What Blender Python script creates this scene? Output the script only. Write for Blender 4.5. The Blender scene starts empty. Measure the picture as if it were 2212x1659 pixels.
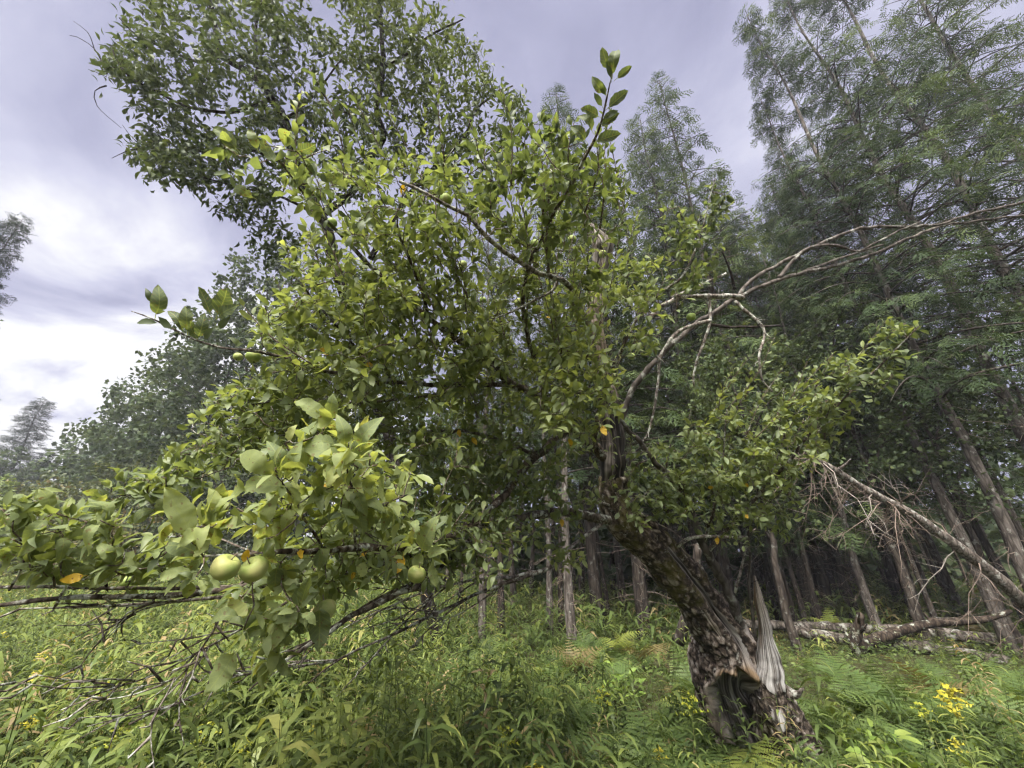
import bpy, math, random
import numpy as np
from mathutils import Matrix, Vector

rng = np.random.default_rng(7)
random.seed(7)
SC = bpy.context.scene
COL = SC.collection

# ------------------------------------------------------------------ camera, sky, sun, exposure
PITCH = math.radians(23.0)
CAMZ = 1.6
FU = 850.0                                   # focal length in units of a 2212 wide picture
cam_d = bpy.data.cameras.new('camera')
cam_d.sensor_width = 36.0
cam_d.lens = FU / 2212.0 * 36.0
cam_d.clip_start = 0.05
cam_d.clip_end = 2000.0
cam = bpy.data.objects.new('camera', cam_d)
COL.objects.link(cam)
cam.location = (0, 0, CAMZ)
cam.rotation_euler = (math.pi / 2 + PITCH, 0, 0)
SC.camera = cam

SUN_EL, SUN_AZ = math.radians(56), math.radians(200)   # azimuth clockwise from +Y: behind the camera, a little left
world = bpy.data.worlds.new('World')
SC.world = world
world.use_nodes = True
nt = world.node_tree
nt.nodes.clear()


def wn(t, **kw):
    n = nt.nodes.new(t)
    for k, v in kw.items():
        setattr(n, k, v)
    return n


def wmath(op, a, b=None, c=None, clamp=False):
    n = wn('ShaderNodeMath', operation=op, use_clamp=clamp)
    for i, x in enumerate((a, b, c)):
        if x is None:
            continue
        if isinstance(x, (int, float)):
            n.inputs[i].default_value = x
        else:
            nt.links.new(x, n.inputs[i])
    return n.outputs[0]


sky = wn('ShaderNodeTexSky', sky_type='NISHITA', sun_disc=False)
sky.sun_elevation = SUN_EL
sky.sun_rotation = SUN_AZ
sky.dust_density = 2.0
skys = wn('ShaderNodeMixRGB', blend_type='MULTIPLY')
skys.inputs[0].default_value = 1.0
nt.links.new(sky.outputs[0], skys.inputs[1])
skys.inputs[2].default_value = (0.10, 0.10, 0.10, 1)
tc = wn('ShaderNodeTexCoord')
sep = wn('ShaderNodeSeparateXYZ')
nt.links.new(tc.outputs['Generated'], sep.inputs[0])
zz = wmath('ADD', wmath('MAXIMUM', sep.outputs[2], 0.0), 0.22)
comb = wn('ShaderNodeCombineXYZ')
nt.links.new(wmath('DIVIDE', sep.outputs[0], zz), comb.inputs[0])
nt.links.new(wmath('DIVIDE', sep.outputs[1], zz), comb.inputs[1])
mp = wn('ShaderNodeMapping')
mp.inputs['Location'].default_value = (3.1, 7.4, 0)
mp.inputs['Rotation'].default_value = (0, 0, 0.5)
mp.inputs['Scale'].default_value = (1.0, 1.25, 1)
nt.links.new(comb.outputs[0], mp.inputs[0])
n1 = wn('ShaderNodeTexNoise')
n1.inputs['Scale'].default_value = 1.7
n1.inputs['Detail'].default_value = 9
n1.inputs['Roughness'].default_value = 0.58
n1.inputs['Distortion'].default_value = 0.45
nt.links.new(mp.outputs[0], n1.inputs['Vector'])
n2 = wn('ShaderNodeTexNoise')
n2.inputs['Scale'].default_value = 0.5
n2.inputs['Detail'].default_value = 3
nt.links.new(mp.outputs[0], n2.inputs['Vector'])
# thinner, sun-lit cloud low in the west (left), thicker grey deck overhead
gd = wn('ShaderNodeVectorMath', operation='DOT_PRODUCT')
nt.links.new(tc.outputs['Generated'], gd.inputs[0])
gdir = Vector((-0.66, 0.74, 0.12)).normalized()
gd.inputs[1].default_value = gdir
glow = wmath('SMOOTH_MIN', wmath('MULTIPLY', wmath('SUBTRACT', gd.outputs['Value'], 0.84), 5.5), 0.8, 0.3)
glow = wmath('MAXIMUM', glow, 0.0)
contrast = wmath('MULTIPLY', wmath('SUBTRACT', n1.outputs['Fac'], 0.5), wmath('ADD', wmath('MULTIPLY', glow, 3.6), 1.5))
dens = wmath('ADD', wmath('ADD', contrast, wmath('MULTIPLY', wmath('SUBTRACT', n2.outputs['Fac'], 0.5), 0.5)),
             wmath('ADD', wmath('MULTIPLY', glow, 1.15), 0.35), clamp=True)
ramp = wn('ShaderNodeValToRGB')
cr = ramp.color_ramp
cr.elements[0].position = 0.0
cr.elements[0].color = (0.27, 0.275, 0.43, 1)
cr.elements[1].position = 1.0
cr.elements[1].color = (0.97, 0.97, 1.0, 1)
e = cr.elements.new(0.32); e.color = (0.43, 0.435, 0.61, 1)
e = cr.elements.new(0.62); e.color = (0.63, 0.635, 0.80, 1)
nt.links.new(dens, ramp.inputs[0])
mixs = wn('ShaderNodeMixRGB')
mixs.inputs[0].default_value = 0.93
nt.links.new(skys.outputs[0], mixs.inputs[1])
nt.links.new(ramp.outputs[0], mixs.inputs[2])
bg = wn('ShaderNodeBackground')
bg.inputs[1].default_value = 0.37
nt.links.new(mixs.outputs[0], bg.inputs[0])
out = wn('ShaderNodeOutputWorld')
nt.links.new(bg.outputs[0], out.inputs[0])

sun_d = bpy.data.lights.new('sun', 'SUN')
sun_d.energy = 5.0
sun_d.angle = math.radians(40)
sun_d.color = (1.0, 0.96, 0.88)
sun = bpy.data.objects.new('sun', sun_d)
COL.objects.link(sun)
sdir = Vector((math.sin(SUN_AZ) * math.cos(SUN_EL), math.cos(SUN_AZ) * math.cos(SUN_EL), math.sin(SUN_EL)))
sun.rotation_euler = sdir.to_track_quat('Z', 'Y').to_euler()
sun.location = sdir * 50

vs = SC.view_settings
vs.view_transform = 'Standard'
vs.look = 'None'
vs.exposure = 1.55
vs.gamma = 1.0
vs.use_curve_mapping = False
SC.render.engine = 'CYCLES'
cy = SC.cycles
cy.max_bounces = 4
cy.diffuse_bounces = 2
cy.glossy_bounces = 2
cy.transmission_bounces = 4
cy.transparent_max_bounces = 4
cy.volume_bounces = 0
cy.caustics_reflective = False
cy.caustics_refractive = False
cy.use_denoising = True
try:
    cy.denoiser = 'OPENIMAGEDENOISE'
    cy.denoising_input_passes = 'RGB_ALBEDO_NORMAL'
    cy.denoising_prefilter = 'ACCURATE'
except Exception:
    pass
cy.filter_width = 1.3
cy.use_adaptive_sampling = True
cy.adaptive_threshold = 0.08
cy.adaptive_min_samples = 16

# ------------------------------------------------------------------ geometry helpers
CT, ST = math.cos(PITCH), math.sin(PITCH)
CAM = np.array([0, 0, CAMZ])
RT, FW, UP = np.array([1.0, 0, 0]), np.array([0, CT, ST]), np.array([0, -ST, CT])


def PZ(u, v, z):
    """world point seen at (u, v) of the 2212 wide picture at depth z along the view axis"""
    u, v, z = np.broadcast_arrays(np.asarray(u, float), np.asarray(v, float), np.asarray(z, float))
    a = ((u - 1106) / FU)[..., None] * RT + ((829.5 - v) / FU)[..., None] * UP + FW
    return CAM + a * z[..., None]


def proj(P):
    d = np.asarray(P) - CAM
    z = d @ FW
    return 1106 + FU * (d @ RT) / z, 829.5 - FU * (d @ UP) / z, z


def base_at(u, Y):
    z = Y * CT - CAMZ * ST
    return np.array([(u - 1106) / FU * z, Y, ground_z((u - 1106) / FU * z, Y)])


def top_z(Y, v):
    k = (829.5 - v) / FU
    return CAMZ + Y * (k * CT + ST) / (CT - k * ST)


def unit(a):
    a = np.asarray(a, float)
    return a / np.maximum(np.linalg.norm(a, axis=-1, keepdims=True), 1e-9)


def hash3(i, j, k, s):
    n = (i * 73856093) ^ (j * 19349663) ^ (k * 83492791) ^ (s * 2654435)
    n = (n ^ (n >> 13)) * 1274126177
    n = n & 0x7fffffff
    return (n ^ (n >> 16)) % 65536 / 65536.0


def vnoise(p, freq=1.0, seed=0):
    p = np.asarray(p, float) * freq + 1000.0
    i = np.floor(p).astype(np.int64)
    f = p - i
    f = f * f * (3 - 2 * f)
    r = 0
    for dx in (0, 1):
        for dy in (0, 1):
            for dz in (0, 1):
                w = (f[..., 0] if dx else 1 - f[..., 0]) * (f[..., 1] if dy else 1 - f[..., 1]) * (f[..., 2] if dz else 1 - f[..., 2])
                r = r + w * hash3(i[..., 0] + dx, i[..., 1] + dy, i[..., 2] + dz, seed)
    return r * 2 - 1


def fbm(p, freq, seed=0, octv=3):
    r, a = 0, 1.0
    for o in range(octv):
        r = r + a * vnoise(p, freq * 2 ** o, seed + o * 7)
        a *= 0.5
    return r


def ground_z(x, y):
    x, y = np.asarray(x, float), np.asarray(y, float)
    p = np.stack([x, y, 0 * x], -1)
    near = np.clip(np.hypot(x, y) / 3.0, 0, 1)
    return (0.10 * vnoise(p, 0.23, 3) + 0.04 * vnoise(p, 0.8, 5)) * near


class Acc:
    """collects vertices, faces and per-point attributes for one mesh"""

    def __init__(self):
        self.V, self.F, self.A, self.n = [], [], {}, 0

    def add(self, V, F, **attrs):
        V = np.asarray(V, float).reshape(-1, 3)
        for f in (F if isinstance(F, (list, tuple)) else [F]):
            if len(f):
                self.F.append(np.asarray(f, np.int64) + self.n)
        self.V.append(V)
        m = len(V)
        for k in set(self.A) | set(attrs):
            if k not in self.A:
                self.A[k] = [np.zeros(self.n)]
            self.A[k].append(np.broadcast_to(np.asarray(attrs.get(k, 0.0), float), (m,)))
        self.n += m

    def mesh(self, name, mat, smooth=True):
        me = bpy.data.meshes.new(name)
        V = np.concatenate(self.V) if self.V else np.zeros((0, 3))
        me.vertices.add(len(V))
        me.vertices.foreach_set('co', V.astype(np.float32).ravel())
        loops = np.concatenate([f.ravel() for f in self.F]) if self.F else np.zeros(0, int)
        sizes = np.concatenate([np.full(len(f), f.shape[1]) for f in self.F]) if self.F else np.zeros(0, int)
        me.loops.add(len(loops))
        me.loops.foreach_set('vertex_index', loops.astype(np.int32))
        me.polygons.add(len(sizes))
        st = np.concatenate([[0], np.cumsum(sizes)[:-1]]) if len(sizes) else sizes
        me.polygons.foreach_set('loop_start', st.astype(np.int32))
        try:
            me.polygons.foreach_set('loop_total', sizes.astype(np.int32))
        except Exception:
            pass
        me.polygons.foreach_set('use_smooth', np.full(len(sizes), smooth))
        for k, a in self.A.items():
            at = me.attributes.new(k, 'FLOAT', 'POINT')
            at.data.foreach_set('value', np.concatenate(a).astype(np.float32))
        me.update(calc_edges=True)
        me.materials.append(mat)
        return me


def obj(name, mesh, parent=None, loc=None, kind=None):
    o = bpy.data.objects.new(name, mesh)
    COL.objects.link(o)
    if parent is not None:
        o.parent = parent
    if loc is not None:
        o.location = loc
    if kind:
        o['kind'] = kind
    return o


def tag(o, label, cat, group=None, kind=None):
    o['label'] = label
    o['category'] = cat
    if group:
        o['group'] = group
    if kind:
        o['kind'] = kind
    return o


def thing(name, loc, label, cat, group=None, rz=0.0, sc=1.0):
    o = bpy.data.objects.new(name, None)
    COL.objects.link(o)
    o.location = [float(t) for t in loc]
    o.rotation_euler = (0, 0, rz)
    o.scale = (sc, sc, sc)
    o.empty_display_size = 0.1
    return tag(o, label, cat, group)


def spline(pts, step):
    """Catmull-Rom through pts (n, k), resampled about every step of the first three columns"""
    pts = np.asarray(pts, float)
    P = np.vstack([2 * pts[0] - pts[1], pts, 2 * pts[-1] - pts[-2]])
    o = []
    for i in range(1, len(P) - 2):
        L = np.linalg.norm((P[i + 1] - P[i])[:3])
        m = max(1, int(round(L / step)))
        t = (np.arange(m) / m)[:, None]
        a, b, c, d = P[i - 1], P[i], P[i + 1], P[i + 2]
        o.append(0.5 * (2 * b + (c - a) * t + (2 * a - 5 * b + 4 * c - d) * t ** 2 + (3 * b - a - 3 * c + d) * t ** 3))
    o.append(pts[-1:])
    return np.vstack(o)


def tangents(P):
    T = np.gradient(P, axis=0) if len(P) > 2 else np.repeat((P[-1] - P[0])[None], len(P), 0)
    return unit(T)


def tube(acc, P, R, seg=6, rough=0.0, tint=0.0, cap=True, freq=25.0):
    P = np.asarray(P, float)
    n = len(P)
    R = np.broadcast_to(np.asarray(R, float), (n,))
    T = tangents(P)
    ref = np.array([0.31, 0.21, 0.92]) if abs(T[0, 2]) < 0.85 else np.array([0.95, 0.2, 0.1])
    A = unit(np.cross(T, ref))
    B = np.cross(T, A)
    ph = np.arange(seg) * 2 * math.pi / seg
    V = P[:, None] + R[:, None, None] * (np.cos(ph)[None, :, None] * A[:, None] + np.sin(ph)[None, :, None] * B[:, None])
    if rough:
        d = fbm(V.reshape(-1, 3), freq, 11, 2).reshape(n, seg, 1)
        V = P[:, None] + (V - P[:, None]) * (1 + rough * d)
    i = np.arange(n - 1)[:, None] * seg
    j = np.arange(seg)[None]
    j2 = (j + 1) % seg
    q = np.stack([i + j, i + j2, i + seg + j2, i + seg + j], -1).reshape(-1, 4)
    V = V.reshape(-1, 3)
    F = [q]
    if cap:
        V = np.vstack([V, P[-1] + T[-1] * R[-1] * 0.6, P[0]])
        k = n * seg
        l = (n - 1) * seg
        F.append(np.stack([l + j[0], l + j2[0], np.full(seg, k)], -1))
        F.append(np.stack([j2[0], j[0], np.full(seg, k + 1)], -1))
    acc.add(V, F, tint=tint)


def frames(a, n):
    a = unit(a)
    b = unit(np.cross(n, a))
    n = np.cross(a, b)
    return np.stack([a, b, n], -1)           # columns: length axis, width axis, normal


def scatter(acc, TV, TF, pos, R, s, tint, tvar=None, **more):
    """put one template (TV, TF) at every pos with frame R and size s"""
    n, k = len(pos), len(TV)
    if n == 0:
        return
    V = np.einsum('nij,nkj->nki', R, np.asarray(s)[:, None, None] * TV[None]) + np.asarray(pos)[:, None]
    off = (np.arange(n) * k)[:, None, None]
    F = [(f[None] + off).reshape(-1, f.shape[1]) for f in TF]
    t = np.repeat(np.asarray(tint, float), k)
    if tvar is not None:
        t = t + np.tile(tvar, n)
    acc.add(V.reshape(-1, 3), F, tint=t, **more)


# ------------------------------------------------------------------ materials
def M(name):
    m = bpy.data.materials.new(name)
    m.use_nodes = True
    m.node_tree.nodes.clear()
    return m


def N(m, t, ins=None, **kw):
    n = m.node_tree.nodes.new(t)
    for k, v in kw.items():
        setattr(n, k, v)
    for k, v in (ins or {}).items():
        if isinstance(v, bpy.types.NodeSocket):
            m.node_tree.links.new(v, n.inputs[k])
        else:
            n.inputs[k].default_value = v
    return n


def rampn(m, fac, stops):
    r = N(m, 'ShaderNodeValToRGB', {0: fac})
    c = r.color_ramp
    c.elements[0].position, c.elements[0].color = stops[0][0], (*stops[0][1], 1)
    c.elements[1].position, c.elements[1].color = stops[-1][0], (*stops[-1][1], 1)
    for p, col in stops[1:-1]:
        e = c.elements.new(p)
        e.color = (*col, 1)
    return r.outputs[0]


def leaf_mat(name, stops, back=None, transl=0.35, rough=0.5, spec=0.35, tcol=(1.27, 1.22, 0.60), veins=False, spots=0.0):
    m = M(name)
    at = N(m, 'ShaderNodeAttribute', attribute_name='tint')
    oi = N(m, 'ShaderNodeObjectInfo')
    geo = N(m, 'ShaderNodeNewGeometry')
    r2 = N(m, 'ShaderNodeMath', {0: oi.outputs['Random'], 1: 0.30}, operation='MULTIPLY')
    r3 = N(m, 'ShaderNodeMath', {0: r2.outputs[0], 1: -0.15}, operation='ADD')
    fac = N(m, 'ShaderNodeMath', {0: at.outputs['Fac'], 1: r3.outputs[0]}, operation='ADD')
    tco = N(m, 'ShaderNodeTexCoord')
    nz = N(m, 'ShaderNodeTexNoise', {'Vector': geo.outputs['Position'], 'Scale': 55.0, 'Detail': 2.0})
    nzz = N(m, 'ShaderNodeMath', {0: nz.outputs['Fac'], 1: 0.22, 2: -0.11}, operation='MULTIPLY_ADD')
    fac2 = N(m, 'ShaderNodeMath', {0: fac.outputs[0], 1: nzz.outputs[0]}, operation='ADD')
    col = rampn(m, fac2.outputs[0], stops)
    if spots:
        ns = N(m, 'ShaderNodeTexNoise', {'Vector': geo.outputs['Position'], 'Scale': 75.0, 'Detail': 1.0})
        sp = N(m, 'ShaderNodeMapRange', {0: ns.outputs['Fac'], 1: 0.655, 2: 0.70, 3: 0.0, 4: spots})
        mx = N(m, 'ShaderNodeMixRGB', {0: sp.outputs[0], 1: col, 2: (0.16, 0.075, 0.025, 1)})
        col = mx.outputs[0]
    if veins:
        uv = N(m, 'ShaderNodeAttribute', attribute_name='lu')
        uw = N(m, 'ShaderNodeAttribute', attribute_name='lw')
        aw = N(m, 'ShaderNodeMath', {0: uw.outputs['Fac']}, operation='ABSOLUTE')
        ph = N(m, 'ShaderNodeMath', {0: aw.outputs[0], 1: -0.8, 2: uv.outputs['Fac']}, operation='MULTIPLY_ADD')
        ph2 = N(m, 'ShaderNodeMath', {0: ph.outputs[0], 1: 44.0}, operation='MULTIPLY')
        sn = N(m, 'ShaderNodeMath', {0: ph2.outputs[0]}, operation='SINE')
        vm = N(m, 'ShaderNodeMapRange', {0: sn.outputs[0], 1: 0.80, 2: 1.0, 3: 0.0, 4: 0.45})
        mid = N(m, 'ShaderNodeMapRange', {0: aw.outputs[0], 1: 0.008, 2: 0.022, 3: 0.55, 4: 0.0})
        mm = N(m, 'ShaderNodeMath', {0: vm.outputs[0], 1: mid.outputs[0]}, operation='MAXIMUM')
        mx = N(m, 'ShaderNodeMixRGB', {0: mm.outputs[0], 1: col, 2: (0.30, 0.34, 0.10, 1)})
        col = mx.outputs[0]
    face = col
    if back is not None:
        mb = N(m, 'ShaderNodeMixRGB', {0: 0.35, 1: col, 2: (*back, 1)})
        sw = N(m, 'ShaderNodeMixRGB', {0: geo.outputs['Backfacing'], 1: col, 2: mb.outputs[0]})
        face = sw.outputs[0]
    pr = N(m, 'ShaderNodeBsdfPrincipled', {'Base Color': face, 'Roughness': rough, 'Specular IOR Level': spec})
    tm = N(m, 'ShaderNodeMixRGB', {0: 1.0, 1: col, 2: (*tcol, 1)}, blend_type='MULTIPLY')
    tr = N(m, 'ShaderNodeBsdfTranslucent', {'Color': tm.outputs[0]})
    mix = N(m, 'ShaderNodeMixShader', {0: transl, 1: pr.outputs[0], 2: tr.outputs[0]})
    N(m, 'ShaderNodeOutputMaterial', {0: mix.outputs[0]})
    return m


def bark_mat(name, stops, scale=30.0, lichen=0.0, lcol=(0.42, 0.44, 0.38), moss=0.0, bump=0.5, stretch=0.35):
    m = M(name)
    tco = N(m, 'ShaderNodeTexCoord')
    mp = N(m, 'ShaderNodeMapping', {0: tco.outputs['Object'], 'Scale': (1, 1, stretch)})
    nz = N(m, 'ShaderNodeTexNoise', {'Vector': mp.outputs[0], 'Scale': scale, 'Detail': 6.0, 'Roughness': 0.65})
    vo = N(m, 'ShaderNodeTexVoronoi', {'Vector': mp.outputs[0], 'Scale': scale * 0.8}, feature='DISTANCE_TO_EDGE')
    f1 = N(m, 'ShaderNodeMapRange', {0: vo.outputs['Distance'], 1: 0.0, 2: 0.18, 3: -0.22, 4: 0.05})
    f = N(m, 'ShaderNodeMath', {0: nz.outputs['Fac'], 1: f1.outputs[0]}, operation='ADD')
    col = rampn(m, f.outputs[0], stops)
    geo = N(m, 'ShaderNodeNewGeometry')
    if lichen:
        nl = N(m, 'ShaderNodeTexNoise', {'Vector': tco.outputs['Object'], 'Scale': scale * 0.55, 'Detail': 4.0, 'Roughness': 0.7})
        lm = N(m, 'ShaderNodeMapRange', {0: nl.outputs['Fac'], 1: 0.60 - 0.15 * lichen, 2: 0.68 - 0.12 * lichen, 3: 0.0, 4: 0.85})
        mx = N(m, 'ShaderNodeMixRGB', {0: lm.outputs[0], 1: col, 2: (*lcol, 1)})
        col = mx.outputs[0]
    if moss:
        nm = N(m, 'ShaderNodeTexNoise', {'Vector': tco.outputs['Object'], 'Scale': 5.0, 'Detail': 5.0, 'Roughness': 0.7})
        mm = N(m, 'ShaderNodeMapRange', {0: nm.outputs['Fac'], 1: 0.56, 2: 0.66, 3: 0.0, 4: moss})
        mx = N(m, 'ShaderNodeMixRGB', {0: mm.outputs[0], 1: col, 2: (0.07, 0.075, 0.018, 1)})
        col = mx.outputs[0]
    bp = N(m, 'ShaderNodeBump', {'Height': f.outputs[0], 'Strength': bump, 'Distance': 0.012})
    pr = N(m, 'ShaderNodeBsdfPrincipled', {'Base Color': col, 'Roughness': 0.9, 'Specular IOR Level': 0.15, 'Normal': bp.outputs[0]})
    N(m, 'ShaderNodeOutputMaterial', {0: pr.outputs[0]})
    return m


def plain_mat(name, col, rough=0.7, col2=None, scale=20.0, spec=0.3):
    m = M(name)
    tco = N(m, 'ShaderNodeTexCoord')
    nz = N(m, 'ShaderNodeTexNoise', {'Vector': tco.outputs['Object'], 'Scale': scale, 'Detail': 4.0})
    c = rampn(m, nz.outputs['Fac'], [(0.35, col), (0.65, col2 or tuple(0.7 * t for t in col))])
    pr = N(m, 'ShaderNodeBsdfPrincipled', {'Base Color': c, 'Roughness': rough, 'Specular IOR Level': spec})
    N(m, 'ShaderNodeOutputMaterial', {0: pr.outputs[0]})
    return m


def wood_mat(name):
    """bark that passes into torn, weathered wood where the 'wood' attribute is high; grain follows the stem"""
    m = M(name)
    al = N(m, 'ShaderNodeAttribute', attribute_name='along')
    ar = N(m, 'ShaderNodeAttribute', attribute_name='around')
    wd = N(m, 'ShaderNodeAttribute', attribute_name='wood')
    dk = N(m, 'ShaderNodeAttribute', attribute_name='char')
    cx = N(m, 'ShaderNodeCombineXYZ', {0: ar.outputs['Fac'], 1: al.outputs['Fac'], 2: 0.0})
    tco = N(m, 'ShaderNodeTexCoord')
    # grain
    mp = N(m, 'ShaderNodeMapping', {0: cx.outputs[0], 'Scale': (42.0, 1.7, 1)})
    g1 = N(m, 'ShaderNodeTexNoise', {'Vector': mp.outputs[0], 'Scale': 1.0, 'Detail': 6.0, 'Roughness': 0.62, 'Distortion': 0.5})
    grey = rampn(m, g1.outputs['Fac'], [(0.34, (0.035, 0.028, 0.024)), (0.43, (0.17, 0.15, 0.135)), (0.50, (0.40, 0.375, 0.36)), (0.62, (0.68, 0.65, 0.63))])
    tanw = rampn(m, g1.outputs['Fac'], [(0.36, (0.045, 0.030, 0.020)), (0.5, (0.20, 0.135, 0.080)), (0.64, (0.42, 0.31, 0.20))])
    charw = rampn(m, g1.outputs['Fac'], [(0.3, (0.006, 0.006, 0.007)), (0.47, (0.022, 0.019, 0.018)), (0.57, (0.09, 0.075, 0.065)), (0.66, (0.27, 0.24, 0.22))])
    tone = N(m, 'ShaderNodeAttribute', attribute_name='tone')     # 0 silver, 1 tan
    wmix = N(m, 'ShaderNodeMixRGB', {0: tone.outputs['Fac'], 1: grey, 2: tanw})
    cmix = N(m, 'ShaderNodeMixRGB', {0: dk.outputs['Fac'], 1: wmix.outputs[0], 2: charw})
    # bark
    n1 = N(m, 'ShaderNodeTexNoise', {'Vector': tco.outputs['Object'], 'Scale': 26.0, 'Detail': 7.0, 'Roughness': 0.68})
    pl = N(m, 'ShaderNodeAttribute', attribute_name='plate')
    f = N(m, 'ShaderNodeMath', {0: pl.outputs['Fac'], 1: 0.46, 2: -0.15}, operation='MULTIPLY_ADD')
    f2 = N(m, 'ShaderNodeMath', {0: n1.outputs['Fac'], 1: f.outputs[0]}, operation='ADD')
    bark = rampn(m, f2.outputs[0], [(0.34, (0.016, 0.012, 0.010)), (0.47, (0.075, 0.056, 0.044)), (0.58, (0.20, 0.16, 0.13)), (0.72, (0.40, 0.35, 0.31))])
    n2 = N(m, 'ShaderNodeTexNoise', {'Vector': tco.outputs['Object'], 'Scale': 6.0, 'Detail': 6.0, 'Roughness': 0.72})
    ms = N(m, 'ShaderNodeAttribute', attribute_name='moss')
    n2b = N(m, 'ShaderNodeMath', {0: ms.outputs['Fac'], 1: 0.25, 2: -0.12}, operation='MULTIPLY_ADD')
    n2c = N(m, 'ShaderNodeMath', {0: n2.outputs['Fac'], 1: n2b.outputs[0]}, operation='ADD')
    mm = N(m, 'ShaderNodeMapRange', {0: n2c.outputs[0], 1: 0.60, 2: 0.70, 3: 0.0, 4: 0.7})
    bmoss = N(m, 'ShaderNodeMixRGB', {0: mm.outputs[0], 1: bark, 2: (0.085, 0.075, 0.018, 1)})
    n3 = N(m, 'ShaderNodeTexNoise', {'Vector': tco.outputs['Object'], 'Scale': 17.0, 'Detail': 5.0, 'Roughness': 0.75})
    lm = N(m, 'ShaderNodeMapRange', {0: n3.outputs['Fac'], 1: 0.60, 2: 0.67, 3: 0.0, 4: 0.75})
    blich = N(m, 'ShaderNodeMixRGB', {0: lm.outputs[0], 1: bmoss.outputs[0], 2: (0.42, 0.41, 0.36, 1)})
    # ragged edge between bark and wood
    n4 = N(m, 'ShaderNodeTexNoise', {'Vector': tco.outputs['Object'], 'Scale': 22.0, 'Detail': 4.0})
    w2 = N(m, 'ShaderNodeMath', {0: n4.outputs['Fac'], 1: 0.7, 2: -0.35}, operation='MULTIPLY_ADD')
    w3 = N(m, 'ShaderNodeMath', {0: wd.outputs['Fac'], 1: w2.outputs[0]}, operation='ADD')
    w4 = N(m, 'ShaderNodeMapRange', {0: w3.outputs[0], 1: 0.42, 2: 0.56, 3: 0.0, 4: 1.0})
    col = N(m, 'ShaderNodeMixRGB', {0: w4.outputs[0], 1: blich.outputs[0], 2: cmix.outputs[0]})
    hb = N(m, 'ShaderNodeMixRGB', {0: w4.outputs[0], 1: n1.outputs['Fac'], 2: g1.outputs['Fac']})
    bp = N(m, 'ShaderNodeBump', {'Height': hb.outputs[0], 'Strength': 0.75, 'Distance': 0.016})
    pr = N(m, 'ShaderNodeBsdfPrincipled', {'Base Color': col.outputs[0], 'Roughness': 0.88, 'Specular IOR Level': 0.2, 'Normal': bp.outputs[0]})
    N(m, 'ShaderNodeOutputMaterial', {0: pr.outputs[0]})
    return m


MT = {}
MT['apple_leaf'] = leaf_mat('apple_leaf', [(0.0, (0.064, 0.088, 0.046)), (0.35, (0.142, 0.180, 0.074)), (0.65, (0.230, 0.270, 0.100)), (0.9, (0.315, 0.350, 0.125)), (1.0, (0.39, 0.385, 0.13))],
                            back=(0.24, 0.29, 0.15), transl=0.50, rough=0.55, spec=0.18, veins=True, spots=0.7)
MT['apple_leaf_far'] = leaf_mat('apple_leaf_far', [(0.0, (0.064, 0.088, 0.046)), (0.35, (0.142, 0.180, 0.074)), (0.65, (0.230, 0.270, 0.100)), (0.9, (0.315, 0.350, 0.125)), (1.0, (0.39, 0.385, 0.13))],
                                back=(0.24, 0.29, 0.15), transl=0.50, rough=0.45, spec=0.35)
MT['yellow_leaf'] = leaf_mat('yellow_leaf', [(0.0, (0.50, 0.30, 0.02)), (1.0, (0.62, 0.42, 0.05))], transl=0.3, spots=0.9)
MT['cherry_leaf'] = leaf_mat('cherry_leaf', [(0.0, (0.038, 0.056, 0.030)), (0.5, (0.066, 0.090, 0.042)), (1.0, (0.120, 0.150, 0.060))], transl=0.35, rough=0.5, spec=0.2)
MT['dark_leaf'] = leaf_mat('dark_leaf', [(0.0, (0.035, 0.056, 0.026)), (0.5, (0.064, 0.090, 0.040)), (1.0, (0.115, 0.140, 0.056))], transl=0.28, spec=0.12)
MT['pale_leaf'] = leaf_mat('pale_leaf', [(0.0, (0.070, 0.105, 0.042)), (0.5, (0.12, 0.165, 0.06)), (1.0, (0.21, 0.25, 0.08))], transl=0.35)
MT['shrub_leaf'] = leaf_mat('shrub_leaf', [(0.0, (0.045, 0.065, 0.026)), (0.5, (0.085, 0.105, 0.04)), (0.85, (0.14, 0.15, 0.055)), (1.0, (0.22, 0.155, 0.06))], transl=0.3)
MT['needles_dark'] = leaf_mat('needles_dark', [(0.0, (0.016, 0.026, 0.018)), (0.5, (0.030, 0.044, 0.028)), (1.0, (0.060, 0.078, 0.042))], transl=0.2, spec=0.08)
MT['needles'] = leaf_mat('needles', [(0.0, (0.024, 0.040, 0.020)), (0.5, (0.052, 0.078, 0.034)), (1.0, (0.115, 0.150, 0.052))], transl=0.3, rough=0.6, spec=0.08)
MT['herb'] = leaf_mat('herb', [(0.0, (0.050, 0.076, 0.026)), (0.4, (0.115, 0.158, 0.045)), (0.75, (0.225, 0.265, 0.070)), (0.92, (0.32, 0.325, 0.10)), (1.0, (0.34, 0.26, 0.14))], transl=0.36, rough=0.45, spec=0.3)
MT['fern'] = leaf_mat('fern', [(0.0, (0.058, 0.098, 0.032)), (0.5, (0.118, 0.172, 0.050)), (0.9, (0.215, 0.275, 0.078)), (1.0, (0.28, 0.32, 0.095))], transl=0.36, rough=0.5, spec=0.25)
MT['fern_brown'] = leaf_mat('fern_brown', [(0.0, (0.13, 0.095, 0.045)), (0.5, (0.19, 0.16, 0.065)), (1.0, (0.30, 0.20, 0.10))], transl=0.3)
MT['fern_yellow'] = leaf_mat('fern_yellow', [(0.0, (0.17, 0.22, 0.05)), (1.0, (0.33, 0.34, 0.08))], transl=0.36)
MT['lush_leaf'] = leaf_mat('lush_leaf', [(0.0, (0.12, 0.19, 0.04)), (0.5, (0.19, 0.28, 0.06)), (1.0, (0.30, 0.36, 0.09))], transl=0.4)
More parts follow.
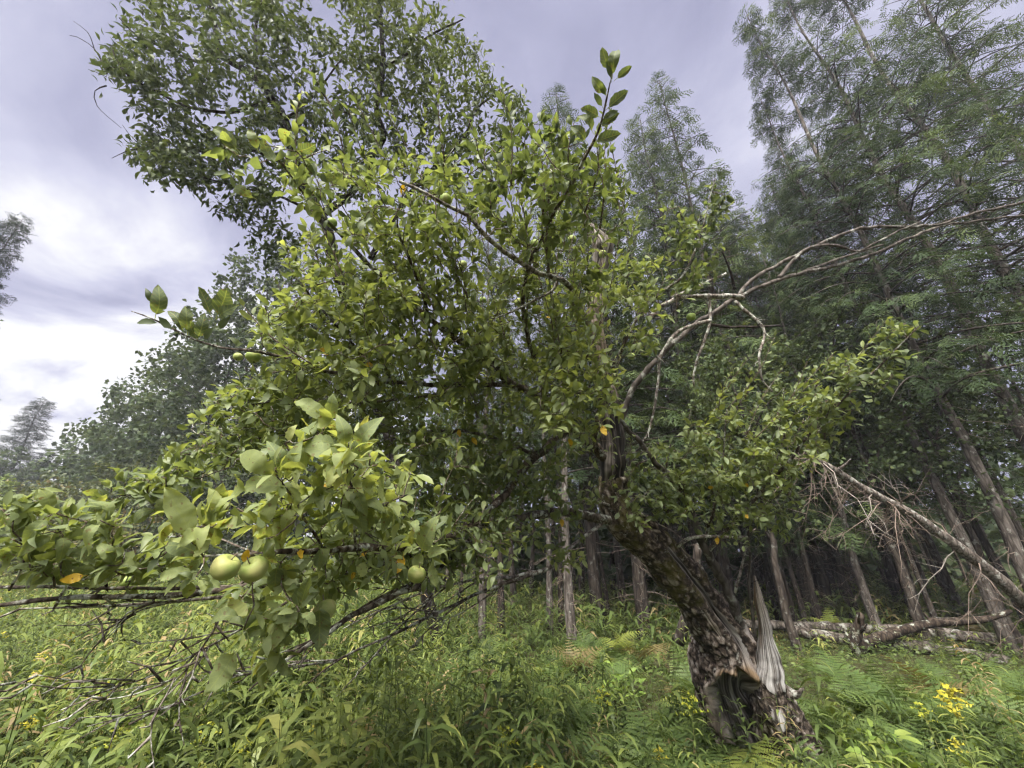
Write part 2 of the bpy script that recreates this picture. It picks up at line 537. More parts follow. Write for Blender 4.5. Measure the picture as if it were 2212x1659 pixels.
MT['flower'] = leaf_mat('flower', [(0.0, (0.32, 0.29, 0.03)), (1.0, (0.50, 0.45, 0.05))], transl=0.3)
MT['bud'] = leaf_mat('bud', [(0.0, (0.24, 0.28, 0.03)), (1.0, (0.42, 0.42, 0.05))], transl=0.3)
MT['stem'] = plain_mat('stem', (0.12, 0.17, 0.045), col2=(0.17, 0.16, 0.06))
MT['dry_grass'] = leaf_mat('dry_grass', [(0.0, (0.34, 0.24, 0.12)), (1.0, (0.55, 0.42, 0.24))], transl=0.3)
MT['old_wood'] = wood_mat('old_wood')
MT['apple_bark'] = bark_mat('apple_bark', [(0.25, (0.030, 0.022, 0.018)), (0.5, (0.085, 0.068, 0.054)), (0.75, (0.20, 0.17, 0.145))], 34, lichen=0.55)
MT['apple_twig'] = bark_mat('apple_twig', [(0.25, (0.050, 0.034, 0.024)), (0.5, (0.115, 0.086, 0.064)), (0.8, (0.20, 0.165, 0.135))], 60, lichen=0.3, bump=0.3)
MT['dead_bark'] = bark_mat('dead_bark', [(0.3, (0.06, 0.048, 0.040)), (0.5, (0.165, 0.138, 0.118)), (0.7, (0.30, 0.265, 0.24))], 40, lichen=0.65, lcol=(0.46, 0.47, 0.41))
MT['mossy_bark'] = bark_mat('mossy_bark', [(0.25, (0.022, 0.016, 0.012)), (0.5, (0.075, 0.056, 0.042)), (0.75, (0.17, 0.135, 0.10))], 30, lichen=0.5, moss=0.8)
MT['forest_bark'] = bark_mat('forest_bark', [(0.25, (0.018, 0.014, 0.012)), (0.5, (0.048, 0.038, 0.031)), (0.75, (0.095, 0.08, 0.068))], 16, lichen=0.12, lcol=(0.17, 0.17, 0.15), bump=0.8, stretch=0.25)
MT['grey_bark'] = bark_mat('grey_bark', [(0.25, (0.040, 0.033, 0.028)), (0.5, (0.090, 0.076, 0.066)), (0.75, (0.165, 0.145, 0.13))], 16, lichen=0.25, lcol=(0.26, 0.26, 0.23), bump=0.8, stretch=0.25)
MT['dark_bark'] = bark_mat('dark_bark', [(0.25, (0.014, 0.011, 0.010)), (0.5, (0.035, 0.028, 0.024)), (0.75, (0.075, 0.062, 0.054))], 18, lichen=0.1, lcol=(0.12, 0.12, 0.11))
MT['log_bark'] = bark_mat('log_bark', [(0.3, (0.026, 0.021, 0.017)), (0.5, (0.090, 0.074, 0.062)), (0.7, (0.20, 0.175, 0.155))], 14, lichen=0.35, moss=0.35, lcol=(0.33, 0.33, 0.29))
MT['rot_bark'] = bark_mat('rot_bark', [(0.3, (0.014, 0.010, 0.008)), (0.5, (0.045, 0.033, 0.025)), (0.72, (0.11, 0.085, 0.065))], 18, lichen=0.2, moss=0.4)
MT['lean_bark'] = bark_mat('lean_bark', [(0.3, (0.045, 0.036, 0.030)), (0.5, (0.125, 0.104, 0.088)), (0.7, (0.22, 0.19, 0.17))], 22, lichen=0.35, lcol=(0.30, 0.30, 0.27))
MT['dead_twig'] = plain_mat('dead_twig', (0.135, 0.098, 0.075), col2=(0.21, 0.165, 0.135))
MT['pale_twig'] = plain_mat('pale_twig', (0.30, 0.27, 0.235), col2=(0.19, 0.165, 0.14))

# ------------------------------------------------------------------ ground
def ground_material():
    m = M('forest_floor')
    geo = N(m, 'ShaderNodeNewGeometry')
    n1 = N(m, 'ShaderNodeTexNoise', {'Vector': geo.outputs['Position'], 'Scale': 1.1, 'Detail': 8.0, 'Roughness': 0.7})
    n2 = N(m, 'ShaderNodeTexNoise', {'Vector': geo.outputs['Position'], 'Scale': 30.0, 'Detail': 5.0, 'Roughness': 0.7})
    f = N(m, 'ShaderNodeMath', {0: n1.outputs['Fac'], 1: n2.outputs['Fac']}, operation='ADD')
    f = N(m, 'ShaderNodeMath', {0: f.outputs[0], 1: 0.5}, operation='MULTIPLY')
    c = rampn(m, f.outputs[0], [(0.3, (0.022, 0.018, 0.011)), (0.48, (0.055, 0.050, 0.024)), (0.58, (0.065, 0.085, 0.026)), (0.72, (0.13, 0.105, 0.055))])
    bp = N(m, 'ShaderNodeBump', {'Height': n2.outputs['Fac'], 'Strength': 0.8, 'Distance': 0.04})
    pr = N(m, 'ShaderNodeBsdfPrincipled', {'Base Color': c, 'Roughness': 0.95, 'Specular IOR Level': 0.1, 'Normal': bp.outputs[0]})
    N(m, 'ShaderNodeOutputMaterial', {0: pr.outputs[0]})
    return m


def build_ground():
    a = Acc()
    r = np.concatenate([[0.0], np.geomspace(0.6, 900, 90)])
    ph = np.linspace(0, 2 * math.pi, 129)[:-1]
    X = r[:, None] * np.cos(ph)
    Y = r[:, None] * np.sin(ph)
    V = np.stack([X, Y, ground_z(X, Y)], -1).reshape(-1, 3)
    i = np.arange(len(r) - 1)[:, None] * 128
    j = np.arange(128)[None]
    q = np.stack([i + j, i + 128 + j, i + 128 + (j + 1) % 128, i + (j + 1) % 128], -1).reshape(-1, 4)
    a.add(V, [q])
    o = obj('ground', a.mesh('ground', ground_material()), kind='structure')
    o['label'] = 'forest floor and meadow soil under the plants'


build_ground()

# ------------------------------------------------------------------ leaf templates
def leaf_template(stations, width, fold=0.18, curl=0.12, wave=0.0, serr=0.0, petiole=0.0, seed=0, twist=0.0):
    r = np.random.default_rng(seed)
    t = np.linspace(0, 1, stations)
    w = width * np.interp(t, [0, 0.06, 0.2, 0.42, 0.65, 0.85, 0.95, 1.0], [0.03, 0.42, 0.82, 1.0, 0.9, 0.52, 0.22, 0.0])
    V, LU, LW = [], [], []
    for i, tt in enumerate(t):
        zc = curl * math.sin(tt * math.pi * 0.9) - curl * 1.6 * tt * tt
        ws = w[i] * (1 + serr * (1 if i % 2 else -1) + wave * r.normal())
        wr = w[i] * (1 + serr * (1 if i % 2 else -1) + wave * r.normal())
        tw = twist * tt
        rip = wave * 0.5 * r.normal(size=2) * width
        V += [(tt, -ws * math.cos(tw), zc + fold * ws + ws * math.sin(tw) + rip[0]), (tt, 0, zc), (tt, wr * math.cos(tw), zc + fold * wr - wr * math.sin(tw) + rip[1])]
        LU += [tt] * 3
        LW += [-ws, 0, wr]
    V = np.array(V)
    i = np.arange(stations - 1)[:, None] * 3
    q = np.concatenate([i + np.array([[0, 1, 4, 3]]), i + np.array([[1, 2, 5, 4]])])
    F = [q]
    if petiole:
        k = len(V)
        V = np.vstack([V, [(-petiole, -0.012, -0.04), (-petiole, 0.012, -0.04), (0.02, 0.012, 0), (0.02, -0.012, 0)]])
        V[:, 0] += petiole
        F = [np.vstack([q, [[k, k + 1, k + 2, k + 3]]])]
        LU += [0] * 4
        LW += [0] * 4
    return V, F, np.array(LU, float), np.array(LW, float)


def put_leaves(acc, tpls, pos, axis, nrm, size, tint, r, veins=False):
    R = frames(axis, nrm)
    k = r.integers(0, len(tpls), len(pos))
    for i, T in enumerate(tpls):
        m = k == i
        if m.any():
            if veins:
                n = int(m.sum())
                scatter(acc, T[0], T[1], pos[m], R[m], size[m], tint[m], lu=np.tile(T[2], n), lw=np.tile(T[3], n))
            else:
                scatter(acc, T[0], T[1], pos[m], R[m], size[m], tint[m])


def fine_leaf(width, fold, curl, petiole, seed, twist=0.0):
    r = np.random.default_rng(seed)
    n = 23
    t = np.linspace(0, 1, n)
    w = width * np.interp(t, [0, 0.05, 0.18, 0.42, 0.66, 0.86, 0.95, 1.0], [0.03, 0.40, 0.80, 1.0, 0.88, 0.50, 0.22, 0.0])
    wl, wr = w.copy(), w.copy()
    for ws in (wl, wr):
        ws *= 1 + 0.05 * np.interp(t, np.linspace(0, 1, 7), r.normal(size=7)) + 0.022 * np.where(np.arange(n) % 2, 1, -1)
        for _ in range(r.integers(0, 3)):                       # insect bites at the edge
            c = r.uniform(0.2, 0.9)
            ws *= 1 - r.uniform(0.2, 0.55) * np.exp(-((t - c) / 0.035) ** 2)
    el, er = 0.05 * np.interp(t, np.linspace(0, 1, 8), r.normal(size=8)), 0.05 * np.interp(t, np.linspace(0, 1, 8), r.normal(size=8))
    V, LU, LW = [], [], []
    for i, tt in enumerate(t):
        zc = curl * math.sin(tt * math.pi * 0.9) - curl * 1.6 * tt * tt
        for f, ws, e_ in ((-1.0, wl, el), (-0.55, wl, el), (0, wl, el), (0.55, wr, er), (1.0, wr, er)):
            y = f * ws[i]
            rip = 0.010 * math.sin((tt - 0.8 * abs(y)) * 44.0) * (abs(f) > 0.1)
            tw = twist * tt
            V.append((tt, y * math.cos(tw), zc + fold * abs(y) - y * math.sin(tw) + rip + e_[i] * abs(f) ** 2))
            LU.append(tt)
            LW.append(y)
    i = np.arange(n - 1)[:, None, None] * 5
    j = np.arange(4)[None, :, None]
    q = (i + j + np.array([0, 1, 6, 5])).reshape(-1, 4)
    V = np.array(V)
    k = len(V)
    V = np.vstack([V, [(-petiole, -0.012, -0.04), (-petiole, 0.012, -0.04), (0.02, 0.012, 0), (0.02, -0.012, 0)]])
    V[:, 0] += petiole
    return V, [np.vstack([q, [[k, k + 1, k + 2, k + 3]]])], np.array(LU + [0] * 4, float), np.array(LW + [0] * 4, float)


APPLE_NEAR = [fine_leaf(0.26, 0.25, 0.10, 0.22, 1), fine_leaf(0.28, 0.08, 0.22, 0.25, 2, 0.3), fine_leaf(0.23, 0.40, 0.02, 0.28, 3, -0.3),
              fine_leaf(0.29, 0.15, -0.12, 0.2, 4), fine_leaf(0.25, 0.55, 0.28, 0.22, 5, 0.15), fine_leaf(0.26, -0.15, 0.32, 0.22, 6, 0.5)]
APPLE_FAR = [leaf_template(5, 0.214, 0.22, 0.10, 0.10, 0.0, 0.22, 11), leaf_template(4, 0.244, 0.05, 0.20, 0.12, 0.0, 0.25, 12, 0.3),
             leaf_template(5, 0.200, 0.35, 0.02, 0.10, 0.0, 0.28, 13, -0.3), leaf_template(4, 0.251, 0.12, -0.12, 0.16, 0.0, 0.2, 14),
             leaf_template(5, 0.214, 0.45, 0.28, 0.10, 0.0, 0.22, 15, 0.2)]
LANCE = [leaf_template(4, 0.19, 0.2, 0.25, 0.1, 0, 0.1, 21), leaf_template(4, 0.22, 0.1, 0.35, 0.1, 0, 0.1, 22, 0.3), leaf_template(5, 0.17, 0.3, 0.1, 0.1, 0, 0.1, 23, -0.3)]
def kite(width, fold, curl):
    V = np.array([(0, 0, 0), (0.42, -width, fold * width), (0.42, 0, curl), (0.42, width, fold * width), (1, 0, -curl)])
    return V, [np.array([[0, 2, 1], [0, 3, 2], [1, 2, 4], [2, 3, 4]])], None, None


BROAD = [leaf_template(3, 0.34, 0.2, 0.2, 0.1, 0, 0, 31), leaf_template(4, 0.36, 0.05, 0.1, 0.12, 0, 0, 32, 0.3), kite(0.34, 0.3, 0.06), kite(0.38, -0.2, 0.1)]
KITE = [kite(0.36, 0.3, 0.06), kite(0.40, -0.3, 0.1)]


# ------------------------------------------------------------------ growing twigs to where the foliage is
class Skeleton:
    def __init__(self):
        self.P, self.D = [], []

    def add(self, pts):
        self.P.append(np.asarray(pts, float))
        self.D.append(tangents(np.asarray(pts, float)))


def grow(sk, targets, r, step=0.08, wob=0.10, lift=0.05, back=0.35):
    P0, D0 = np.vstack(sk.P), np.vstack(sk.D)
    cap = len(P0) + len(targets) * 40 + 1000
    P, D = np.zeros((cap, 3)), np.zeros((cap, 3))
    n = len(P0)
    P[:n], D[:n] = P0, D0
    d0 = np.array([((P0 - t) ** 2).sum(1).min() for t in targets])
    tw = []
    for ti in np.argsort(d0):
        t = targets[ti]
        d = t - P[:n]
        L = np.sqrt((d ** 2).sum(1)) + 1e-6
        cosv = (d * D[:n]).sum(1) / L
        i = int(np.argmin(L * (1 + back - back * cosv)))
        l = L[i]
        s, dd = P[i].copy(), D[i].copy()
        c = s + (dd * 0.35 + d[i] / l * 0.65) * l * 0.5 + np.array([0, 0, -lift * l]) + r.normal(0, wob * l * 0.5, 3)
        k = min(30, max(3, int(l / step) + 1))
        u = np.linspace(0, 1, k + 1)[:, None]
        pts = (1 - u) ** 2 * s + 2 * u * (1 - u) * c + u ** 2 * t
        pts[1:-1] += r.normal(0, 0.10 * step, (k - 1, 3))
        T = tangents(pts)
        if n + k > cap:
            break
        P[n:n + k], D[n:n + k] = pts[1:], T[1:]
        n += k
        tw.append((pts, T, l, int(ti)))
    return tw


def blob_targets(blobs, r):
    T, S, G = [], [], []
    for b in blobs:
        u, v, ru, rv, z, dz, n = b[:7]
        g = b[7] if len(b) > 7 else 0.5
        ang = r.random(n) * 2 * math.pi
        rad = np.sqrt(r.random(n))
        T.append(PZ(u + ru * rad * np.cos(ang), v + rv * rad * np.sin(ang), z + dz * r.normal(size=n).clip(-1.6, 1.6)))
        G.append(np.full(n, g))
    return np.vstack(T), np.concatenate(G)


# ------------------------------------------------------------------ the old apple tree
def stem_mesh(name, mat, C, rad, seg, step, fun, seedv):
    """a thick stem with a ring per step; fun(s, phi, P) returns radius factor and attributes"""
    pts = spline(np.column_stack([C, rad]), step)
    P, R = pts[:, :3], pts[:, 3]
    n = len(P)
    T = tangents(P)
    B = unit(np.cross(T, np.cross(np.array([0, -1.0, 0.0]), T)))       # towards the camera
    A = unit(np.cross(B, T))
    if (A[:, 0] < 0).mean() > 0.5:
        A = -A
    ph = np.arange(seg) * 2 * math.pi / seg
    S = np.repeat(np.linspace(0, 1, n)[:, None], seg, 1)
    PH = np.repeat(ph[None], n, 0)
    al = np.concatenate([[0], np.cumsum(np.linalg.norm(np.diff(P, axis=0), axis=1))])
    AL = np.repeat(al[:, None], seg, 1)
    X0 = P[:, None] + R[:, None, None] * (np.cos(PH)[..., None] * A[:, None] + np.sin(PH)[..., None] * B[:, None])
    k, attrs = fun(S, PH, X0, AL, R[:, None])
    V = P[:, None] + (X0 - P[:, None]) * k[..., None]
    i = np.arange(n - 1)[:, None] * seg
    j = np.arange(seg)[None]
    j2 = (j + 1) % seg
    q = np.stack([i + j, i + j2, i + seg + j2, i + seg + j], -1).reshape(-1, 4)
    a = Acc()
    V = np.vstack([V.reshape(-1, 3), P[-1] + T[-1] * R[-1] * 0.4])
    l, k2 = (n - 1) * seg, n * seg
    F = [q, np.stack([l + j[0], l + j2[0], np.full(seg, k2)], -1)]
    at = {kk: np.append(np.broadcast_to(vv, S.shape).ravel(), 0.5) for kk, vv in attrs.items()}
    at['along'] = np.append(AL.ravel(), al[-1])
    # seam-free running coordinate: distance round the stem mirrored at the back
    at['around'] = np.append((np.abs(((PH - math.pi / 2 + math.pi) % (2 * math.pi)) - math.pi) * max(R.mean(), 0.09) * np.where(np.cos(PH) > 0, 1, -1) + 0).ravel(), 0)
    a.add(V, F, **at)
    return a.mesh(name, mat)


def cells(PH, AL, R, size, seed, stretch=1.7):
    """plate pattern on an unrolled stem: distance to the second minus to the first nearest centre"""
    r = np.random.default_rng(seed)
    x = np.stack([np.cos(PH) * R, np.sin(PH) * R, AL / stretch], -1)
    sh = x.shape[:-1]
    x = x.reshape(-1, 3)
    x = x + 0.35 * size * np.stack([vnoise(x, 1.2 / size, seed), vnoise(x, 1.2 / size, seed + 1), vnoise(x, 1.2 / size, seed + 2)], -1)
    n = min(1400, int(x[:, 2].max() * 2 * math.pi * R.mean() / (size * size) * 1.2))
    pick = x[r.choice(len(x), n, replace=False)]
    f1, f2 = np.full(len(x), 9.0), np.full(len(x), 9.0)
    idx = np.zeros(len(x), int)
    for i, p in enumerate(pick):
        d = np.sqrt(((x - p) ** 2).sum(1))
        new = d < f1
        f2 = np.where(new, f1, np.minimum(f2, d))
        f1 = np.where(new, d, f1)
        idx[new] = i
    h = r.random(n)
    return np.clip((f2 - f1) / size * 1.6, 0, 1).reshape(sh), h[idx].reshape(sh)


def sstep(a, b, x):
    t = np.clip((x - a) / (b - a), 0, 1)
    return t * t * (3 - 2 * t)


APPLE_BASE = PZ(1640, 1585, 3.45)
APPLE_BASE[2] = ground_z(APPLE_BASE[0], APPLE_BASE[1])
apple = thing('apple_tree', APPLE_BASE, 'old gnarled apple tree with hollow leaning trunk and green fruit', 'tree')


def local(P):
    return np.asarray(P) - APPLE_BASE


def build_apple_trunk():
    def trunk_fun(S, PH, X, AL, R):
        pe, ph_ = cells(PH, AL, R, 0.050, 3, 2.0)
        pd = (PH - math.radians(106) + math.pi) % (2 * math.pi) - math.pi       # from the middle of the opening
        nz = fbm(X.reshape(-1, 3), 7.0, 5, 3).reshape(S.shape)
        halfw = np.interp(S, [0, 0.16, 0.28, 0.36, 0.42], [1.10, 1.05, 0.92, 0.60, 0.0]) + 0.10 * nz
        cav = sstep(0.0, 0.16, halfw - np.abs(pd)) * (S < 0.5)
        lip = np.exp(-((np.abs(pd) - halfw) / 0.13) ** 2) * sstep(0.45, 0.34, S) * (S < 0.45)
        # a dark split runs up the right side above the opening
        spl_c = math.radians(78) - 0.2 * (S - 0.5)
        sd = (PH - spl_c + math.pi) % (2 * math.pi) - math.pi
        spl = np.exp(-(sd / (0.20 + 0.06 * nz)) ** 2) * sstep(0.36, 0.46, S) * sstep(0.86, 0.66, S)
        k = 1 + 0.10 * nz + 0.12 * fbm(X.reshape(-1, 3), 2.6, 9, 2).reshape(S.shape)
        plate = pe * (0.4 + 0.6 * ph_)
        wood = np.clip(cav * 1.3 + spl * 1.2 + lip * 0.55, 0, 1)
        k = k + (1 - wood) * (0.06 * np.minimum(pe * 2.2, 1) * (0.25 + 1.2 * ph_) - 0.04)
        groove = fbm(np.stack([PH * R * 26, AL * 1.8, 0 * S], -1).reshape(-1, 3), 1.0, 13, 3).reshape(S.shape)
        k = k + wood * 0.09 * groove
        k = k - 0.46 * cav - 0.34 * spl + 0.15 * lip * (0.7 + 0.6 * nz)
        # ledge of torn tan wood over the opening
        led = np.exp(-((S - 0.385) / 0.022) ** 2) * sstep(0.75, 0.3, np.abs(pd + 0.05))
        k = k + 0.20 * led * (0.8 + 0.8 * groove)
        # root flare
        k = k * (1 + 0.25 * sstep(0.16, 0.0, S) * (1 + 0.5 * np.cos(5 * PH)))
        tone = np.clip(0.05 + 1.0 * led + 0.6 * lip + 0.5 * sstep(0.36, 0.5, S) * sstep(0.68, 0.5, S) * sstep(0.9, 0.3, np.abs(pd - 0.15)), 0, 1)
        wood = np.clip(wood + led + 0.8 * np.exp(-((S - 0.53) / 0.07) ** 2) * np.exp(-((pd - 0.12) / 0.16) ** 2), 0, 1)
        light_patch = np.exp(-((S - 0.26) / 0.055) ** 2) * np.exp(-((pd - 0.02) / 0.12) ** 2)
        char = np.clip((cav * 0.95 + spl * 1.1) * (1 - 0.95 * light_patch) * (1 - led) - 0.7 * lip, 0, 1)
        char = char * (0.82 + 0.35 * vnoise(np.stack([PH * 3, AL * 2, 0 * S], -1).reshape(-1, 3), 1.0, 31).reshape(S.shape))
        return np.clip(k, 0.12, 2), dict(wood=wood, char=np.clip(char, 0, 1), tone=tone, plate=plate, moss=sstep(0.45, 0.65, S))

    uvz = [(1640, 1660, 3.40, 98), (1616, 1580, 3.40, 84), (1590, 1523, 3.38, 78), (1570, 1474, 3.36, 74), (1566, 1424, 3.34, 70), (1558, 1375, 3.32, 60), (1517, 1310, 3.28, 47),
           (1468, 1244, 3.22, 45), (1412, 1182, 3.18, 43), (1360, 1135, 3.16, 41), (1330, 1085, 3.18, 34), (1324, 1030, 3.2, 29)]
    C = np.array([PZ(u, v, z) for u, v, z, w in uvz])
    rad = np.array([w * z / FU for u, v, z, w in uvz])
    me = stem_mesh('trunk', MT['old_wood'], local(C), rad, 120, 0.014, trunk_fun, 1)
    o = obj('trunk', me, apple)
    o['label'] = 'leaning bark-plated trunk with a charred hollow at its foot'

    def snag_fun(S, PH, X, AL, R):
        pe, ph_ = cells(PH, AL, R, 0.035, 8, 1.8)
        nz = fbm(X.reshape(-1, 3), 8.0, 6, 3).reshape(S.shape)
        wood = sstep(0.44, 0.52, S + 0.10 * nz)
        spiral = PH + 1.6 * AL
        groove = fbm(np.stack([np.cos(spiral) * 3.4, np.sin(spiral) * 3.4, AL * 1.2], -1).reshape(-1, 3), 1.0, 17, 3).reshape(S.shape)
        k = 1 + 0.14 * nz + (1 - wood) * (0.08 * np.minimum(pe * 2.2, 1) * (0.25 + 1.2 * ph_) - 0.02) + wood * 0.16 * groove
        k = k * (1 + 0.3 * sstep(0.14, 0, S))
        pd = (PH - math.radians(172) + math.pi) % (2 * math.pi) - math.pi
        tone = np.clip(sstep(0.68, 0.9, S) * 0.5 + 0.7 * np.exp(-(pd / 0.35) ** 2) * sstep(0.62, 0.7, S), 0, 1)
        char = 0.9 * sstep(0.28, 0.5, -groove) * sstep(0.95, 0.6, S)
        return k, dict(wood=wood, char=char, tone=tone, plate=pe * (0.4 + 0.6 * ph_), moss=0.0)

    uvz = [(1716, 1680, 3.15, 64), (1704, 1612, 3.15, 57), (1690, 1572, 3.14, 50), (1671, 1523, 3.13, 42), (1662, 1474, 3.12, 32), (1662, 1435, 3.12, 25), (1656, 1390, 3.12, 15),
           (1650, 1345, 3.12, 11.5), (1640, 1300, 3.12, 9), (1634, 1265, 3.12, 5), (1630, 1244, 3.12, 1.5)]
    C = np.array([PZ(u, v, z) for u, v, z, w in uvz])
    rad = np.array([w * z / FU for u, v, z, w in uvz])
    o = obj('snag', stem_mesh('snag', MT['old_wood'], local(C), rad, 84, 0.012, snag_fun, 2), apple)
    o['label'] = 'bleached silver spike of torn wood beside the hollow'
    a = Acc()
    P = spline(local(PZ([1690, 1718, 1735], [1492, 1500, 1487], [3.1, 3.05, 3.0])), 0.02)
    tube(a, P, np.interp(np.linspace(0, 1, len(P)), [0, 0.5, 1], [0.05, 0.028, 0.006]), 8, 0.3, freq=30)
    obj('root_stub', a.mesh('root_stub', MT['dead_bark']), apple)

    # standing dead upper stem above the fork
    def dead_fun(S, PH, X, AL, R):
        nz = fbm(X.reshape(-1, 3), 8.0, 16, 3).reshape(S.shape)
        groove = fbm(np.stack([np.cos(PH) * 3, np.sin(PH) * 3, AL * 1.3], -1).reshape(-1, 3), 1.0, 27, 3).reshape(S.shape)
        k = 1 + 0.18 * nz + 0.22 * groove
        hol = np.exp(-((PH - 1.9) / 0.4) ** 2) * (np.exp(-((S - 0.86) / 0.03) ** 2) + np.exp(-((S - 0.80) / 0.02) ** 2))
        k = k - 0.6 * hol
        return k, dict(wood=1.0, char=np.clip(0.75 * sstep(0.45, 0.2, S) + 0.3 + 0.5 * sstep(0.2, 0.5, -groove) + hol, 0, 1), tone=0.75 - 0.35 * sstep(0.5, 0.9, S), plate=0.3, moss=0)

    uvz = [(1322, 1040, 3.2, 27), (1322, 960, 3.22, 26), (1312, 880, 3.25, 21), (1296, 780, 3.28, 18), (1286, 690, 3.3, 17), (1288, 630, 3.3, 18), (1298, 570, 3.3, 15), (1302, 530, 3.3, 20), (1288, 505, 3.3, 14), (1272, 484, 3.3, 5)]
    C = np.array([PZ(u, v, z) for u, v, z, w in uvz])
    rad = np.array([w * z / FU for u, v, z, w in uvz])
    o = obj('dead_stem', stem_mesh('dead_stem', MT['old_wood'], local(C), rad, 60, 0.014, dead_fun, 3), apple)
    o['label'] = 'broken dead grey stem standing up through the leaves'


build_apple_trunk()

